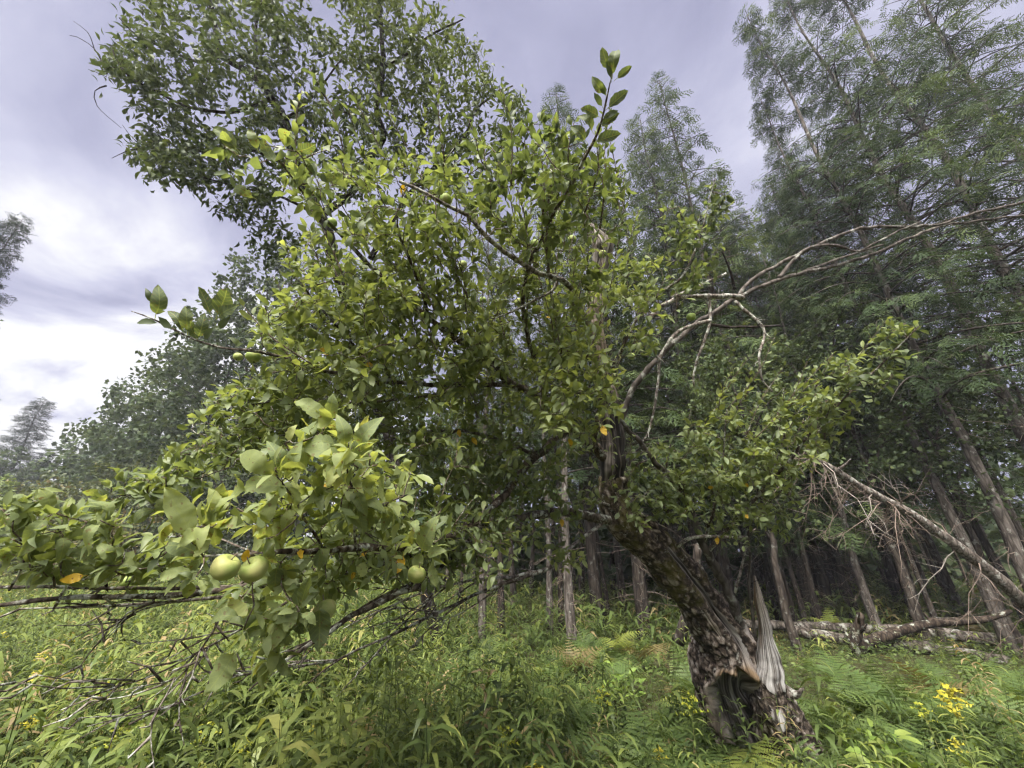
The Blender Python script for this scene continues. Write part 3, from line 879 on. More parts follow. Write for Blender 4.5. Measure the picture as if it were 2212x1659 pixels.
# limbs: name, material, (u, v, z) points, width in picture units at both ends
LIMBS = [
    ('limb', 'mossy_bark', [(1326, 1010, 3.2), (1272, 955, 3.1), (1190, 880, 2.9), (1110, 830, 2.7), (1030, 760, 2.5), (930, 690, 2.35), (800, 570, 2.2), (700, 470, 1.95), (600, 345, 1.6)], 25, 3),
    ('limb', 'apple_bark', [(1190, 880, 2.9), (1150, 760, 2.7), (1130, 640, 2.5), (1170, 510, 2.1), (1240, 390, 1.8), (1296, 265, 1.65), (1322, 160, 1.6)], 12, 2.5),
    ('limb', 'apple_bark', [(1110, 830, 2.7), (1000, 832, 2.6), (850, 826, 2.4), (720, 802, 2.1), (600, 772, 1.9), (520, 757, 1.85), (430, 738, 1.85), (340, 692, 1.85), (284, 672, 1.85)], 11, 2),
    ('limb', 'apple_bark', [(1285, 965, 3.1), (1296, 870, 2.9), (1340, 760, 2.8), (1400, 660, 2.8), (1470, 600, 2.8), (1510, 520, 2.8), (1545, 385, 2.8)], 12, 2),
    ('limb', 'mossy_bark', [(1240, 915, 3.0), (1160, 985, 2.8), (1100, 1060, 2.6), (1025, 1130, 2.3), (940, 1172, 1.9), (850, 1184, 1.6), (760, 1186, 1.38), (650, 1187, 1.2), (560, 1196, 1.08), (440, 1203, 1.02)], 20, 5),
    ('limb', 'apple_bark', [(1350, 1130, 3.15), (1210, 1108, 2.9), (1080, 1130, 2.6), (1000, 1180, 2.3), (930, 1245, 1.95), (820, 1300, 1.75), (700, 1375, 1.55), (610, 1432, 1.45), (540, 1490, 1.38)], 20, 3),
    ('limb', 'apple_bark', [(1025, 1130, 2.3), (900, 1190, 1.95), (760, 1232, 1.68), (600, 1258, 1.52), (470, 1277, 1.42), (350, 1286, 1.36), (150, 1296, 1.3), (-80, 1316, 1.25)], 15, 8),
    ('limb', 'apple_bark', [(930, 1245, 1.95), (800, 1302, 1.78), (660, 1392, 1.62), (560, 1447, 1.52), (500, 1463, 1.5), (390, 1515, 1.42), (350, 1545, 1.38)], 8, 2),
    ('limb', 'apple_bark', [(1190, 1225, 2.6), (1090, 1260, 2.4), (1000, 1300, 2.2), (900, 1345, 2.0), (800, 1390, 1.85), (720, 1432, 1.75), (660, 1480, 1.68)], 9, 2.5),
    ('limb', 'dead_bark', [(1330, 1108, 3.12), (1285, 1140, 3.0), (1235, 1180, 2.85), (1190, 1225, 2.7), (1090, 1247, 2.45), (980, 1262, 2.25), (900, 1285, 2.1), (800, 1330, 1.95), (740, 1360, 1.9)], 9, 2.5),
    ('limb', 'apple_bark', [(550, 1230, 1.5), (500, 1290, 1.42), (470, 1350, 1.36), (400, 1445, 1.28), (320, 1510, 1.22)], 6, 2.5),
    ('limb', 'apple_bark', [(620, 1300, 1.6), (530, 1355, 1.5), (420, 1412, 1.42), (300, 1468, 1.35), (175, 1497, 1.3)], 6, 2),
    ('limb', 'apple_bark', [(470, 1277, 1.42), (330, 1310, 1.4), (250, 1345, 1.42), (180, 1388, 1.45)], 6, 2),
    ('limb', 'apple_bark', [(520, 1268, 1.46), (400, 1270, 1.42), (250, 1272, 1.38), (110, 1270, 1.34), (-50, 1270, 1.3)], 8, 6),
    ('limb', 'dead_bark', [(480, 1290, 1.45), (330, 1303, 1.42), (190, 1312, 1.4), (40, 1316, 1.36)], 7, 3.5),
    ('limb', 'apple_bark', [(232, 1275, 1.38), (228, 1235, 1.36), (240, 1205, 1.34)], 6, 3),
    ('limb', 'apple_bark', [(118, 1270, 1.34), (112, 1225, 1.3), (120, 1190, 1.28)], 5, 3),
    ('limb', 'apple_bark', [(20, 1275, 1.3), (45, 1235, 1.28), (60, 1180, 1.25)], 5, 3),
    ('limb', 'apple_bark', [(700, 1188, 1.28), (655, 1110, 1.15), (625, 1060, 1.08), (600, 1030, 1.04)], 6, 3),
    ('limb', 'apple_bark', [(770, 1186, 1.4), (765, 1100, 1.25), (750, 1010, 1.12), (752, 955, 1.05)], 6, 2.5),
    ('limb', 'apple_bark', [(440, 1203, 1.02), (428, 1180, 0.98), (425, 1150, 0.95)], 4, 2.5),
    ('limb', 'apple_bark', [(560, 1196, 1.08), (470, 1160, 1.3), (380, 1110, 1.45), (290, 1075, 1.55), (265, 1050, 1.6)], 5, 2.5),
    ('limb', 'apple_bark', [(930, 690, 2.35), (900, 600, 2.2), (860, 500, 2.05), (870, 410, 1.95)], 8, 3),
    ('limb', 'apple_bark', [(850, 826, 2.4), (760, 740, 2.2), (690, 660, 2.05), (640, 600, 1.95)], 8, 3),
    ('limb', 'apple_bark', [(1000, 832, 2.6), (900, 860, 2.4), (760, 870, 2.2), (620, 865, 2.0), (500, 880, 1.95)], 8, 3),
    ('limb', 'apple_bark', [(1160, 985, 2.8), (1050, 940, 2.7), (900, 930, 2.5), (760, 935, 2.3), (620, 940, 2.1), (450, 960, 2.05)], 9, 3),
    ('limb', 'grey_bark', [(1608, 1385, 3.25), (1590, 1330, 3.2), (1556, 1240, 3.15), (1520, 1172, 3.1), (1490, 1100, 3.1), (1470, 1050, 3.08), (1426, 1008, 3.05), (1375, 945, 3.0), (1326, 893, 2.95)], 24, 9),
    ('limb', 'apple_bark', [(1530, 1190, 3.1), (1580, 1130, 3.0), (1650, 1056, 2.9), (1716, 980, 2.85), (1806, 880, 2.75), (1900, 790, 2.7), (1985, 705, 2.65)], 10, 2.5),
    ('limb', 'apple_bark', [(1522, 1170, 3.1), (1548, 1080, 3.0), (1562, 980, 2.95), (1570, 885, 2.9)], 7, 2.5),
    ('limb', 'apple_bark', [(1650, 1056, 2.9), (1690, 960, 2.85), (1697, 905, 2.8)], 5, 2.5),
    ('limb', 'apple_bark', [(1480, 1075, 3.08), (1440, 1020, 2.95), (1450, 960, 2.9)], 6, 2.5),
    ('sucker', 'grey_bark', [(1640, 1420, 3.2), (1626, 1330, 3.16), (1618, 1240, 3.14), (1617, 1150, 3.1), (1612, 1080, 3.05)], 9, 3),
    ('dead_branch', 'dead_bark', [(1588, 1280, 3.15), (1604, 1210, 3.12), (1612, 1180, 3.1)], 5, 2),
    ('dead_branch', 'dead_bark', [(1462, 1180, 3.05), (1500, 1162, 3.0), (1560, 1160, 2.98), (1615, 1162, 2.98)], 9, 5),
    ('dead_branch', 'dead_bark', [(1293, 790, 3.2), (1265, 690, 2.8), (1220, 610, 2.45), (1160, 588, 2.3), (1120, 566, 2.2), (1060, 520, 2.1), (1010, 470, 2.04), (960, 438, 2.0), (865, 390, 1.92)], 12, 6.5),
    ('dead_branch', 'dead_bark', [(1205, 606, 2.42), (1190, 630, 2.4), (1130, 662, 2.35), (1065, 690, 2.3)], 6, 2.5),
    ('dead_branch', 'grey_bark', [(1330, 985, 3.2), (1350, 880, 3.25), (1385, 815, 3.3), (1475, 722, 3.4), (1556, 666, 3.5), (1610, 636, 3.55), (1680, 602, 3.65), (1755, 585, 3.75), (1856, 560, 3.9), (1966, 515, 4.1), (2056, 485, 4.2), (2240, 462, 4.4)], 15, 5),
    ('dead_branch', 'grey_bark', [(1588, 650, 3.55), (1630, 600, 3.6), (1735, 545, 3.75), (1850, 497, 3.9), (1956, 490, 4.0), (2030, 485, 4.1), (2106, 460, 4.2), (2240, 432, 4.3)], 9, 5),
    ('dead_branch', 'grey_bark', [(1682, 600, 3.65), (1716, 560, 3.7), (1750, 536, 3.75), (1800, 530, 3.8), (1856, 541, 3.85), (1906, 530, 3.9)], 7, 3),
    ('dead_branch', 'grey_bark', [(1740, 585, 3.75), (1850, 545, 3.85), (1940, 500, 3.95), (1990, 478, 4.0)], 5, 2.5),
    ('dead_branch', 'dead_bark', [(1400, 690, 3.2), (1440, 652, 3.3), (1480, 640, 3.35), (1556, 640, 3.4), (1606, 645, 3.5)], 7, 8),
    ('dead_branch', 'dead_bark', [(1455, 640, 3.3), (1500, 622, 3.35), (1568, 590, 3.4)], 6, 3),
    ('dead_branch', 'dead_bark', [(1531, 635, 3.4), (1534, 690, 3.35), (1521, 740, 3.32), (1500, 800, 3.3), (1500, 834, 3.28)], 6, 3),
    ('dead_branch', 'dead_bark', [(1536, 692, 3.35), (1466, 714, 3.3), (1431, 765, 3.25), (1421, 829, 3.2), (1407, 915, 3.15), (1381, 962, 3.1)], 7, 3),
    ('dead_branch', 'dead_bark', [(1586, 650, 3.45), (1632, 690, 3.4), (1652, 725, 3.35), (1640, 770, 3.3), (1646, 815, 3.3), (1668, 845, 3.3)], 6, 2.5),
    ('dead_branch', 'dark_bark', [(1536, 702, 3.4), (1606, 708, 3.4), (1686, 703, 3.4)], 6, 3),
    ('dead_branch', 'dead_bark', [(1379, 704, 3.2), (1405, 745, 3.18), (1426, 785, 3.2)], 5, 3),
    ('dead_branch', 'dark_bark', [(1588, 625, 3.55), (1575, 580, 3.5), (1560, 545, 3.5)], 5, 2.5),
    ('dead_branch', 'dead_bark', [(1330, 1098, 3.12), (1290, 1084, 3.0), (1215, 1086, 2.9)], 5, 3),
]

rf = np.random.default_rng(77)
FAN = []
for name, mat, pts, w0, w1 in LIMBS:
    if pts[-1][1] > 1340 and name == 'limb':
        p = np.array(pts, float)
        for k in range(6):
            f = rf.uniform(0.2, 0.9) * (len(p) - 1)
            i = int(f)
            a0 = p[i] + (p[i + 1] - p[i]) * (f - i)
            dr = p[i + 1] - p[i]
            an = math.atan2(dr[1], dr[0]) + rf.choice([-1, 1]) * rf.uniform(0.12, 0.5)
            L = rf.uniform(90, 230)
            m_ = a0 + np.array([math.cos(an) * L * 0.5, math.sin(an) * L * 0.5, -0.06 + rf.normal(0, 0.03)])
            an += rf.normal(0, 0.2)
            e_ = m_ + np.array([math.cos(an) * L * 0.5, math.sin(an) * L * 0.5, -0.05])
            FAN.append(('bare_branch', 'dead_bark' if rf.random() < 0.6 else 'apple_bark', [tuple(a0), tuple(m_), tuple(e_)], 4.2, 1.6))
LIMBS += FAN
SK = Skeleton()
limb_acc_names = []
for name, mat, pts, w0, w1 in LIMBS:
    p = np.array(pts, float)
    W = PZ(p[:, 0], p[:, 1], p[:, 2])
    s = np.linspace(0, 1, len(p))
    z0, z1 = p[0, 2], p[-1, 2]
    kk = 1.3 if name == 'dead_branch' and w0 < 9 else 1.0
    r0, r1 = kk * w0 * z0 / FU * 0.5, kk * w1 * z1 / FU * 0.5
    rr = r0 + (r1 - r0) * s ** 0.8
    Q = spline(np.column_stack([W, rr]), 0.035)
    n = len(Q)
    wob = np.stack([vnoise(Q[:, :3], 9.0, k) for k in (41, 42, 43)], -1)
    env = np.minimum(np.linspace(0, 1, n) * 6, 1)[:, None]
    Q[:, :3] += wob * (0.6 * Q[:, 3:4] + 0.004) * env
    a = Acc()
    tube(a, local(Q[:, :3]), Q[:, 3], 10 if r0 > 0.015 else 7, 0.22, freq=38)
    r = np.random.default_rng(len(limb_acc_names) + 50)
    if 'dead' in name or name == 'bare_branch' or (mat == 'dead_bark') or w0 in (8, 9, 6):      # short dead side twigs and spurs
        for k in range(int(n * 0.35)):
            i = r.integers(int(n * 0.25), n)
            d = unit(r.normal(size=3) * 0.8 + (Q[i, :3] - Q[max(i - 3, 0), :3]) * 8 + np.array([0, 0, -0.15]))
            L = r.uniform(0.03, 0.16) * (0.5 + 0.3 * Q[i] @ np.array([0, 0.15, 0, 0]) if False else 0.8)
            e = Q[i, :3] + d * L + r.normal(0, 0.015, 3)
            pp = np.array([Q[i, :3], (Q[i, :3] + e) / 2 + r.normal(0, 0.012, 3), e])
            tube(a, local(pp), [0.0042, 0.003, 0.0012], 4)
    limb_acc_names.append(name)
    obj(name, a.mesh(name, MT[mat]), apple)
    if name in ('limb', 'sucker') and mat != 'dead_bark' and not (p[-1, 1] > 1350):
        SK.add(Q[:, :3])

# foliage: u, v, half width, half height, depth, depth spread, spurs, leaf colour 0..1
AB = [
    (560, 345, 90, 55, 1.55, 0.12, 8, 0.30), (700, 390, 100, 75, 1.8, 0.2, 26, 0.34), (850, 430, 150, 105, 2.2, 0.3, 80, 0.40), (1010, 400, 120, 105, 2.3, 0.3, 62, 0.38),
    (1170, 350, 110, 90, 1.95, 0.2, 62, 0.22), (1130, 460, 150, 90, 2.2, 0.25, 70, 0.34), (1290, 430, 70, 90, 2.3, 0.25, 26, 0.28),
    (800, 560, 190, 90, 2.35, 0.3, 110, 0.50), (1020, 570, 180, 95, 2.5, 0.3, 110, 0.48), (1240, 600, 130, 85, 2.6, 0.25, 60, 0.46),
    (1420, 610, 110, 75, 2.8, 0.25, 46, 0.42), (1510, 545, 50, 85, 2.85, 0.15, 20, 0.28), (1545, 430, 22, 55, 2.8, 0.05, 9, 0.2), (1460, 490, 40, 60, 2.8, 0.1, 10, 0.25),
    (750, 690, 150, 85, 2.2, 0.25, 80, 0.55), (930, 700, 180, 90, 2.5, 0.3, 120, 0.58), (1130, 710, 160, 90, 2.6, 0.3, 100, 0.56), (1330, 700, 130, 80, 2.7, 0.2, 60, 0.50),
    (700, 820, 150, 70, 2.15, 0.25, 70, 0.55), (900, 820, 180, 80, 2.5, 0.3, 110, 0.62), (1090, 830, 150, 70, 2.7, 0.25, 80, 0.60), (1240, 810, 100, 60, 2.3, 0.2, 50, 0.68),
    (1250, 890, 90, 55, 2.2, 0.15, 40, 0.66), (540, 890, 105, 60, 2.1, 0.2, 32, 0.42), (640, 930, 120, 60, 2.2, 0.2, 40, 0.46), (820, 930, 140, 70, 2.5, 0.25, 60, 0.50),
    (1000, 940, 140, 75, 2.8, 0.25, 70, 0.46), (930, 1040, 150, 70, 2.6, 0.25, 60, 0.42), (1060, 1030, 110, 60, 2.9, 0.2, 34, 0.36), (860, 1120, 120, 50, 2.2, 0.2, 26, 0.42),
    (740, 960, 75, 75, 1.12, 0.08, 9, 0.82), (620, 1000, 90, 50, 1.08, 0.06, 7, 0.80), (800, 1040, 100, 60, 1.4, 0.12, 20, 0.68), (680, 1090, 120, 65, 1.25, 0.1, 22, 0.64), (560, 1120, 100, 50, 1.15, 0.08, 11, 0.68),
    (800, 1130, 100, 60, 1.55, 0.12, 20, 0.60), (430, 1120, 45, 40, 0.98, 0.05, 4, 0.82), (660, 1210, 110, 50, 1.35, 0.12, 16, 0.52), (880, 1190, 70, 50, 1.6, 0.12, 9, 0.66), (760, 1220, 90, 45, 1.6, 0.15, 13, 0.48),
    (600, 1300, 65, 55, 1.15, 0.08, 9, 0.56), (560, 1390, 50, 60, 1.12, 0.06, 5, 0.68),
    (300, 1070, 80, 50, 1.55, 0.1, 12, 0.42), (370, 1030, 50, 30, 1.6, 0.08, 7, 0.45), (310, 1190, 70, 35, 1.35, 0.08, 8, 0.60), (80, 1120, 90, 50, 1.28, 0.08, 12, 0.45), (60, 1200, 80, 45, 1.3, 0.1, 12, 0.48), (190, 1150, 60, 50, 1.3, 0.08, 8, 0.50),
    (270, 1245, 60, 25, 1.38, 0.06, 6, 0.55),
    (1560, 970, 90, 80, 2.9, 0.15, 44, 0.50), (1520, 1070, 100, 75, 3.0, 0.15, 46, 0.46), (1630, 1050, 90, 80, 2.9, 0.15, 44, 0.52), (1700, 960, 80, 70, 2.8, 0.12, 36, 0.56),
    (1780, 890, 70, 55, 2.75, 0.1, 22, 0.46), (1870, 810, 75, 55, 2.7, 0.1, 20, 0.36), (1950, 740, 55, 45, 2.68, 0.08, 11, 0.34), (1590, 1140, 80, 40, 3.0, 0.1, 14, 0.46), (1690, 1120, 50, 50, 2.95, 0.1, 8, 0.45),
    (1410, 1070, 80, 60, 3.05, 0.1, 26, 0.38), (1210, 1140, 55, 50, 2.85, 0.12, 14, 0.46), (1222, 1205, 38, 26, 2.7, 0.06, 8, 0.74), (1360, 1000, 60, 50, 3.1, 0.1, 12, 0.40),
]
r = np.random.default_rng(101)
AB = [b if b[1] > 480 or b[0] > 1400 else b[:6] + (int(b[6] * 0.62), b[7]) for b in AB]
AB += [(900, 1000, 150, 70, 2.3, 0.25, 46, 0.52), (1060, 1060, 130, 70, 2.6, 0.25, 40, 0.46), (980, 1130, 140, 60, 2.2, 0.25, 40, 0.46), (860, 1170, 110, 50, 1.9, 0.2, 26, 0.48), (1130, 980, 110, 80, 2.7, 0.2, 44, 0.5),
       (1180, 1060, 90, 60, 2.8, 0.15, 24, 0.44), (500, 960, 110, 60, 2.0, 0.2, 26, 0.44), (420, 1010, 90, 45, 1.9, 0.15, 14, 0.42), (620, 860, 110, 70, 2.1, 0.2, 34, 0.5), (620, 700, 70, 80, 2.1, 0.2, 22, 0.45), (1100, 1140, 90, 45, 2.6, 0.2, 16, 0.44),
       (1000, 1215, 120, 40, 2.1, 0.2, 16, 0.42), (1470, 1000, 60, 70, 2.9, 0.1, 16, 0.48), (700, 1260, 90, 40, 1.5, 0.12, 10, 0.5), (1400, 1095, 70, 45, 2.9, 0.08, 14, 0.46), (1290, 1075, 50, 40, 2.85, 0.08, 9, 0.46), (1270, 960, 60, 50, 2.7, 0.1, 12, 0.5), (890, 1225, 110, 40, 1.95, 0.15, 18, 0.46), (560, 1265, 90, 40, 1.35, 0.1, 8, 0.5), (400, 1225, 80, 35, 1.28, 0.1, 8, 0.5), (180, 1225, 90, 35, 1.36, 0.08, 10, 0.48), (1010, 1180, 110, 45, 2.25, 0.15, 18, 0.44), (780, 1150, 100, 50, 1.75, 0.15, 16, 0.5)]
AB = [(b[0], b[1], b[2], b[3], b[4], b[5], int(b[6] * ((1.15 if 2.3 < b[4] < 2.9 and b[0] < 1400 else 1.45) if b[4] > 1.7 else 1.25)), b[7]) for b in AB]
TG, GT = blob_targets(AB, r)
TW = grow(SK, TG, r, step=0.07, wob=0.10, lift=0.03)
# leaf shoots drawn by hand (u, v, z of leaves on a few strongly silhouetted twigs)
twacc = Acc()
LP, LA, LN, LS, LT = [], [], [], [], []
for pts, T, l, ti in TW:
    L = len(pts)
    rb = 0.0026 + 0.0045 * min(l, 0.9)
    tube(twacc, local(pts), np.linspace(rb, 0.0018, L), 3, tint=0)
    zc = (pts[-1] - CAM) @ FW
    ng = 7.5 if zc > 1.45 else 6.5
    ng = int(ng * r.uniform(0.75, 1.3))
    f = 1 - r.random(ng) ** 1.7 * min(1.0, 0.22 / max(l, 0.05)) * 1.0
    idx = np.clip((f * (L - 1)), 0, L - 1)
    i0 = np.floor(idx).astype(int)
    pos = pts[i0] + (pts[np.minimum(i0 + 1, L - 1)] - pts[i0]) * (idx - i0)[:, None]
    d = T[i0]
    perp = unit(np.cross(d, unit(r.normal(size=(ng, 3)))))
    ax = unit(d * 0.45 + perp * 0.85 + np.array([0, 0, 0.22]))
    droop = r.random(ng) < 0.25
    ax[droop] = unit(ax[droop] + np.array([0, 0, -0.7]))
    nr = unit(np.array([0, 0, 1.0]) * 0.75 + d * 0.2 + r.normal(0, 0.42, (ng, 3)) + np.array([0, -0.12, 0]))
    LP.append(pos); LA.append(ax); LN.append(nr)
    LS.append(r.uniform(0.036, 0.074, ng) * (1.0 if zc > 1.7 else 1.04))
    LT.append(np.clip(GT[ti] + 0.07 + r.normal(0, 0.14, ng) + r.normal(0, 0.07), 0.02, 0.95))  # tint raised to stand in for light missing inside the crown
# upright and outward shoots with leaves set along them
rs = np.random.default_rng(303)
SH = [(470 + 62 * k + rs.uniform(-20, 20), 400 - 70 * math.sin(k / 12 * math.pi) + rs.uniform(-10, 50)) for k in range(3, 14)]
for _ in range(125):
    a_ = rs.uniform(math.radians(188), math.radians(292))
    q_ = rs.uniform(0.25, 0.98)
    SH.append((1200 + math.cos(a_) * 640 * q_, 960 + math.sin(a_) * 600 * q_))
for _ in range(26):
    SH.append((rs.uniform(1470, 1880), rs.uniform(800, 1080)))
P0_ = np.vstack(SK.P + [t_[0] for t_ in TW])
pu, pv, pz = proj(P0_)
for u_, v_ in SH:
    dd2 = np.hypot(pu - u_, pv - v_)
    i_ = int(np.argmin(dd2 + 25 * rs.random(len(dd2))))
    if dd2[i_] > 70:
        continue
    b_ = P0_[i_]
    up_, vp_, zp_ = pu[i_], pv[i_], pz[i_]
    out2 = np.array([up_ - 1250, vp_ - 1050])
    out2 = out2 / (np.linalg.norm(out2) + 1e-6) * 0.75 + np.array([rs.normal(0, 0.25), -0.75])
    L_ = rs.uniform(70, 150)
    e_ = PZ(up_ + out2[0] * L_, vp_ + out2[1] * L_, zp_ - rs.uniform(-0.05, 0.12))
    c_ = (b_ + e_) / 2 + rs.normal(0, 0.02, 3)
    pts = spline(np.array([b_, c_, e_]), 0.03)
    tube(twacc, local(pts), np.linspace(0.0046, 0.0018, len(pts)), 4)
    T_ = tangents(pts)
    ln_ = np.linalg.norm(e_ - b_)
    ng = int(np.clip(ln_ / 0.022, 7, 20))
    f_ = np.linspace(0.12, 1.0, ng)
    i0_ = np.clip((f_ * (len(pts) - 1)).astype(int), 0, len(pts) - 1)
    d_ = T_[i0_]
    side = unit(np.cross(d_, np.array([0.2, -1.0, 0.3])))
    an_ = np.arange(ng) * 2.4 + rs.random() * 6
    per_ = unit(side * np.cos(an_)[:, None] + np.cross(d_, side) * np.sin(an_)[:, None])
    LP.append(pts[i0_]); LA.append(unit(d_ * 0.85 + per_ * 0.75))
    LN.append(unit(d_ * 0.5 + np.array([0, -0.25, 0.6]) + rs.normal(0, 0.35, (ng, 3))))
    LS.append(rs.uniform(0.040, 0.070, ng) * (1.12 - 0.5 * f_ ** 3))
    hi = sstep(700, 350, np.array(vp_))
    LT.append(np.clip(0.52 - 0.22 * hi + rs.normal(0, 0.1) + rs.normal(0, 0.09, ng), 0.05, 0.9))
# single leaves placed as the photo shows them: u, v of the base, u, v of the tip, depth, colour (backlit silhouettes painted dark)
ONE = [(512, 1395, 455, 1492, 1.12, 0.66), (610, 1335, 560, 1395, 1.16, 0.6), (690, 1300, 690, 1400, 1.18, 0.5), (530, 1335, 450, 1338, 1.12, 0.64), (420, 1255, 390, 1235, 1.02, 0.5), (470, 1262, 440, 1290, 1.02, 0.56),
       (610, 1030, 512, 975, 1.02, 0.62), (612, 1028, 585, 955, 1.06, 0.3), (620, 1030, 645, 962, 1.02, 0.66), (630, 1050, 520, 1050, 1.04, 0.60), (745, 975, 735, 900, 1.04, 0.74), (740, 960, 660, 955, 1.08, 0.69),
       (770, 975, 815, 905, 1.06, 0.66), (715, 915, 640, 862, 1.14, 0.69), (705, 920, 720, 855, 1.12, 0.68), (748, 1012, 660, 960, 1.05, 0.74), (752, 1012, 770, 955, 1.1, 0.35), (428, 1180, 370, 1075, 0.92, 0.70), (435, 1178, 460, 1105, 0.98, 0.64),
       (570, 1140, 590, 1080, 1.04, 0.60), (500, 1150, 430, 1100, 1.06, 0.62), (445, 1200, 352, 1172, 1.05, 0.25), (400, 1235, 340, 1250, 1.08, 0.62), (330, 660, 318, 628, 1.85, 0.05), (335, 690, 345, 630, 1.85, 0.04),
       (350, 698, 300, 696, 1.85, 0.05), (460, 690, 435, 632, 1.85, 0.06), (465, 690, 490, 630, 1.85, 0.05), (465, 692, 500, 665, 1.85, 0.08), (400, 722, 372, 675, 1.85, 0.05), (405, 724, 402, 672, 1.85, 0.04), (425, 735, 440, 690, 1.85, 0.06),
       (430, 738, 410, 700, 1.85, 0.05), (440, 738, 455, 712, 1.85, 0.08), (470, 715, 490, 690, 1.85, 0.06), (380, 715, 345, 690, 1.85, 0.05), (520, 755, 500, 730, 1.87, 0.4), (530, 758, 548, 732, 1.87, 0.45), (505, 752, 520, 742, 1.87, 0.4),
       (1322, 170, 1330, 108, 1.6, 0.08), (1326, 175, 1358, 148, 1.6, 0.1), (1318, 160, 1303, 112, 1.6, 0.1), (1322, 178, 1312, 140, 1.6, 0.1), (1310, 205, 1282, 172, 1.62, 0.12), (1312, 215, 1298, 180, 1.62, 0.1), (1305, 240, 1348, 203, 1.63, 0.1),
       (1300, 255, 1262, 235, 1.64, 0.12), (1296, 262, 1330, 240, 1.65, 0.1), (1304, 235, 1286, 205, 1.65, 0.1), (1290, 280, 1330, 250, 1.66, 0.12), (1284, 290, 1258, 250, 1.66, 0.14), (1275, 310, 1330, 292, 1.68, 0.14), (1270, 310, 1240, 275, 1.68, 0.15),
       (905, 1205, 935, 1130, 1.5, 0.56), (915, 1200, 955, 1190, 1.5, 0.64), (925, 1210, 940, 1258, 1.5, 0.66), (600, 360, 568, 308, 1.5, 0.35), (520, 330, 468, 280, 1.5, 0.32), (560, 330, 540, 285, 1.5, 0.38), (555, 430, 505, 405, 1.6, 0.35)]
for u0, v0, u1, v1, z, t in ONE:
    b0, b1 = PZ(u0, v0, z), PZ(u1, v1, z * 0.985)
    LP.append(b0[None]); LA.append(unit(b1 - b0)[None])
    nrm = unit(-(b0 - CAM)) * 0.85 + np.array([0, 0, 0.4]) + r.normal(0, 0.14, 3)
    LN.append(unit(nrm)[None]); LS.append(np.array([np.linalg.norm(b1 - b0) * (0.84 if 0.95 < z < 1.3 else 0.95)])); LT.append(np.array([t]))
LP, LA, LN, LS, LT = np.vstack(LP), np.vstack(LA), np.vstack(LN), np.concatenate(LS), np.concatenate(LT)
APPLES = [
    (486, 1226, 58, 'large pale green apple partly covered by a leaf, left of the foreground pair'), (549, 1230, 54, 'large smooth green apple with dark calyx, right of the foreground pair'),
    (900, 1241, 36, 'green apple hanging alone below a yellow leaf above the bare branches'), (547, 771, 28, 'pale yellowish apple near the tip of the left-reaching branch'),
    (514, 771, 19, 'small green apple just left of the pale yellowish one on the branch tip'), (1155, 528, 22, 'round green apple high in the crown, just left of the dead grey stem'),
    (1236, 518, 20, 'blushed apple beside the top of the dead grey stem'), (1000, 572, 19, 'shaded green apple under the bare dead branch crossing the crown'),
    (1159, 669, 21, 'green apple just below the white lichen twig in mid crown'), (1120, 653, 18, 'green apple close left above the mid crown apple by the lichen twig'),
    (1043, 648, 15, 'small green apple left of the white lichen twig'), (1493, 685, 19, 'green apple under the right-hand dead branches'),
    (1364, 770, 16, 'right one of the two small apples beside the dead grey stem'), (1335, 774, 13, 'left and smaller one of the two small apples beside the dead grey stem'),
    (1127, 975, 17, 'yellowish apple deep in the shade left of the trunk fork'), (1155, 988, 15, 'small dark apple lowest in the shade left of the trunk fork'),
    (1075, 1075, 17, 'shaded apple against the mossy limb left of the trunk'), (717, 482, 22, 'apple hidden among leaves in the upper left of the crown'),
    (962, 432, 27, 'pale apple next to the upper end of the bare dead branch'), (272, 1257, 22, 'small green apple standing just above the long left branch'),
    (672, 720, 24, 'pale green apple on the left edge of the crown above yellow leaves'), (1302, 549, 18, 'green apple in front of the dead grey stem'),
    (702, 1318, 44, 'pale apple half hidden in the low hanging foreground leaves'), (447, 1170, 14, 'tiny green apple beside the foreground leaf spray on the left')]
cu, cv, cz = proj(LP + LA * (LS * 0.6)[:, None])


def near_line(pts, tol):
    d = np.full(len(cu), 1e9)
    for (a0, b0), (a1, b1) in zip(pts[:-1], pts[1:]):
        t_ = np.clip(((cu - a0) * (a1 - a0) + (cv - b0) * (b1 - b0)) / ((a1 - a0) ** 2 + (b1 - b0) ** 2), 0, 1)
        d = np.minimum(d, np.hypot(cu - a0 - t_ * (a1 - a0), cv - b0 - t_ * (b1 - b0)))
    return d < tol


carve = near_line([(1290, 485), (1300, 560)], 18) & (r.random(len(cu)) < 0.75)
carve |= near_line([(1310, 930), (1325, 1090)], 34) & (r.random(len(cu)) < 0.75)
carve |= near_line([(865, 390), (960, 438), (1060, 520), (1120, 566), (1220, 610)], 17) & (cz < 2.6) & (r.random(len(cu)) < 0.9)
carve |= near_line([(1195, 630), (1130, 662), (1065, 690)], 13) & (cz < 2.6)
for hl in ([(1531, 635), (1534, 690), (1521, 740), (1500, 834)], [(1536, 692), (1466, 714), (1431, 765), (1421, 829), (1407, 915), (1381, 962)], [(1586, 650), (1632, 690), (1652, 725), (1640, 770), (1668, 845)], [(1400, 690), (1440, 652), (1556, 640)]):
    carve |= near_line(hl, 17) & (r.random(len(cu)) < 0.85)
carve |= near_line([(1385, 815), (1475, 722), (1556, 666), (1610, 636)], 22) & (r.random(len(cu)) < 0.8)
for u, v, d, lab in APPLES:
    carve |= (np.hypot(cu - u, cv - v) < d * 0.5 + 9) & (cz < 0.064 * FU / d + 0.04) & (r.random(len(cu)) < (0.9 if d != 58 else 0.7))
keep = ~carve & ((LP - CAM) @ FW > 0.6) & (np.linalg.norm(LP - CAM, axis=1) > 0.75)
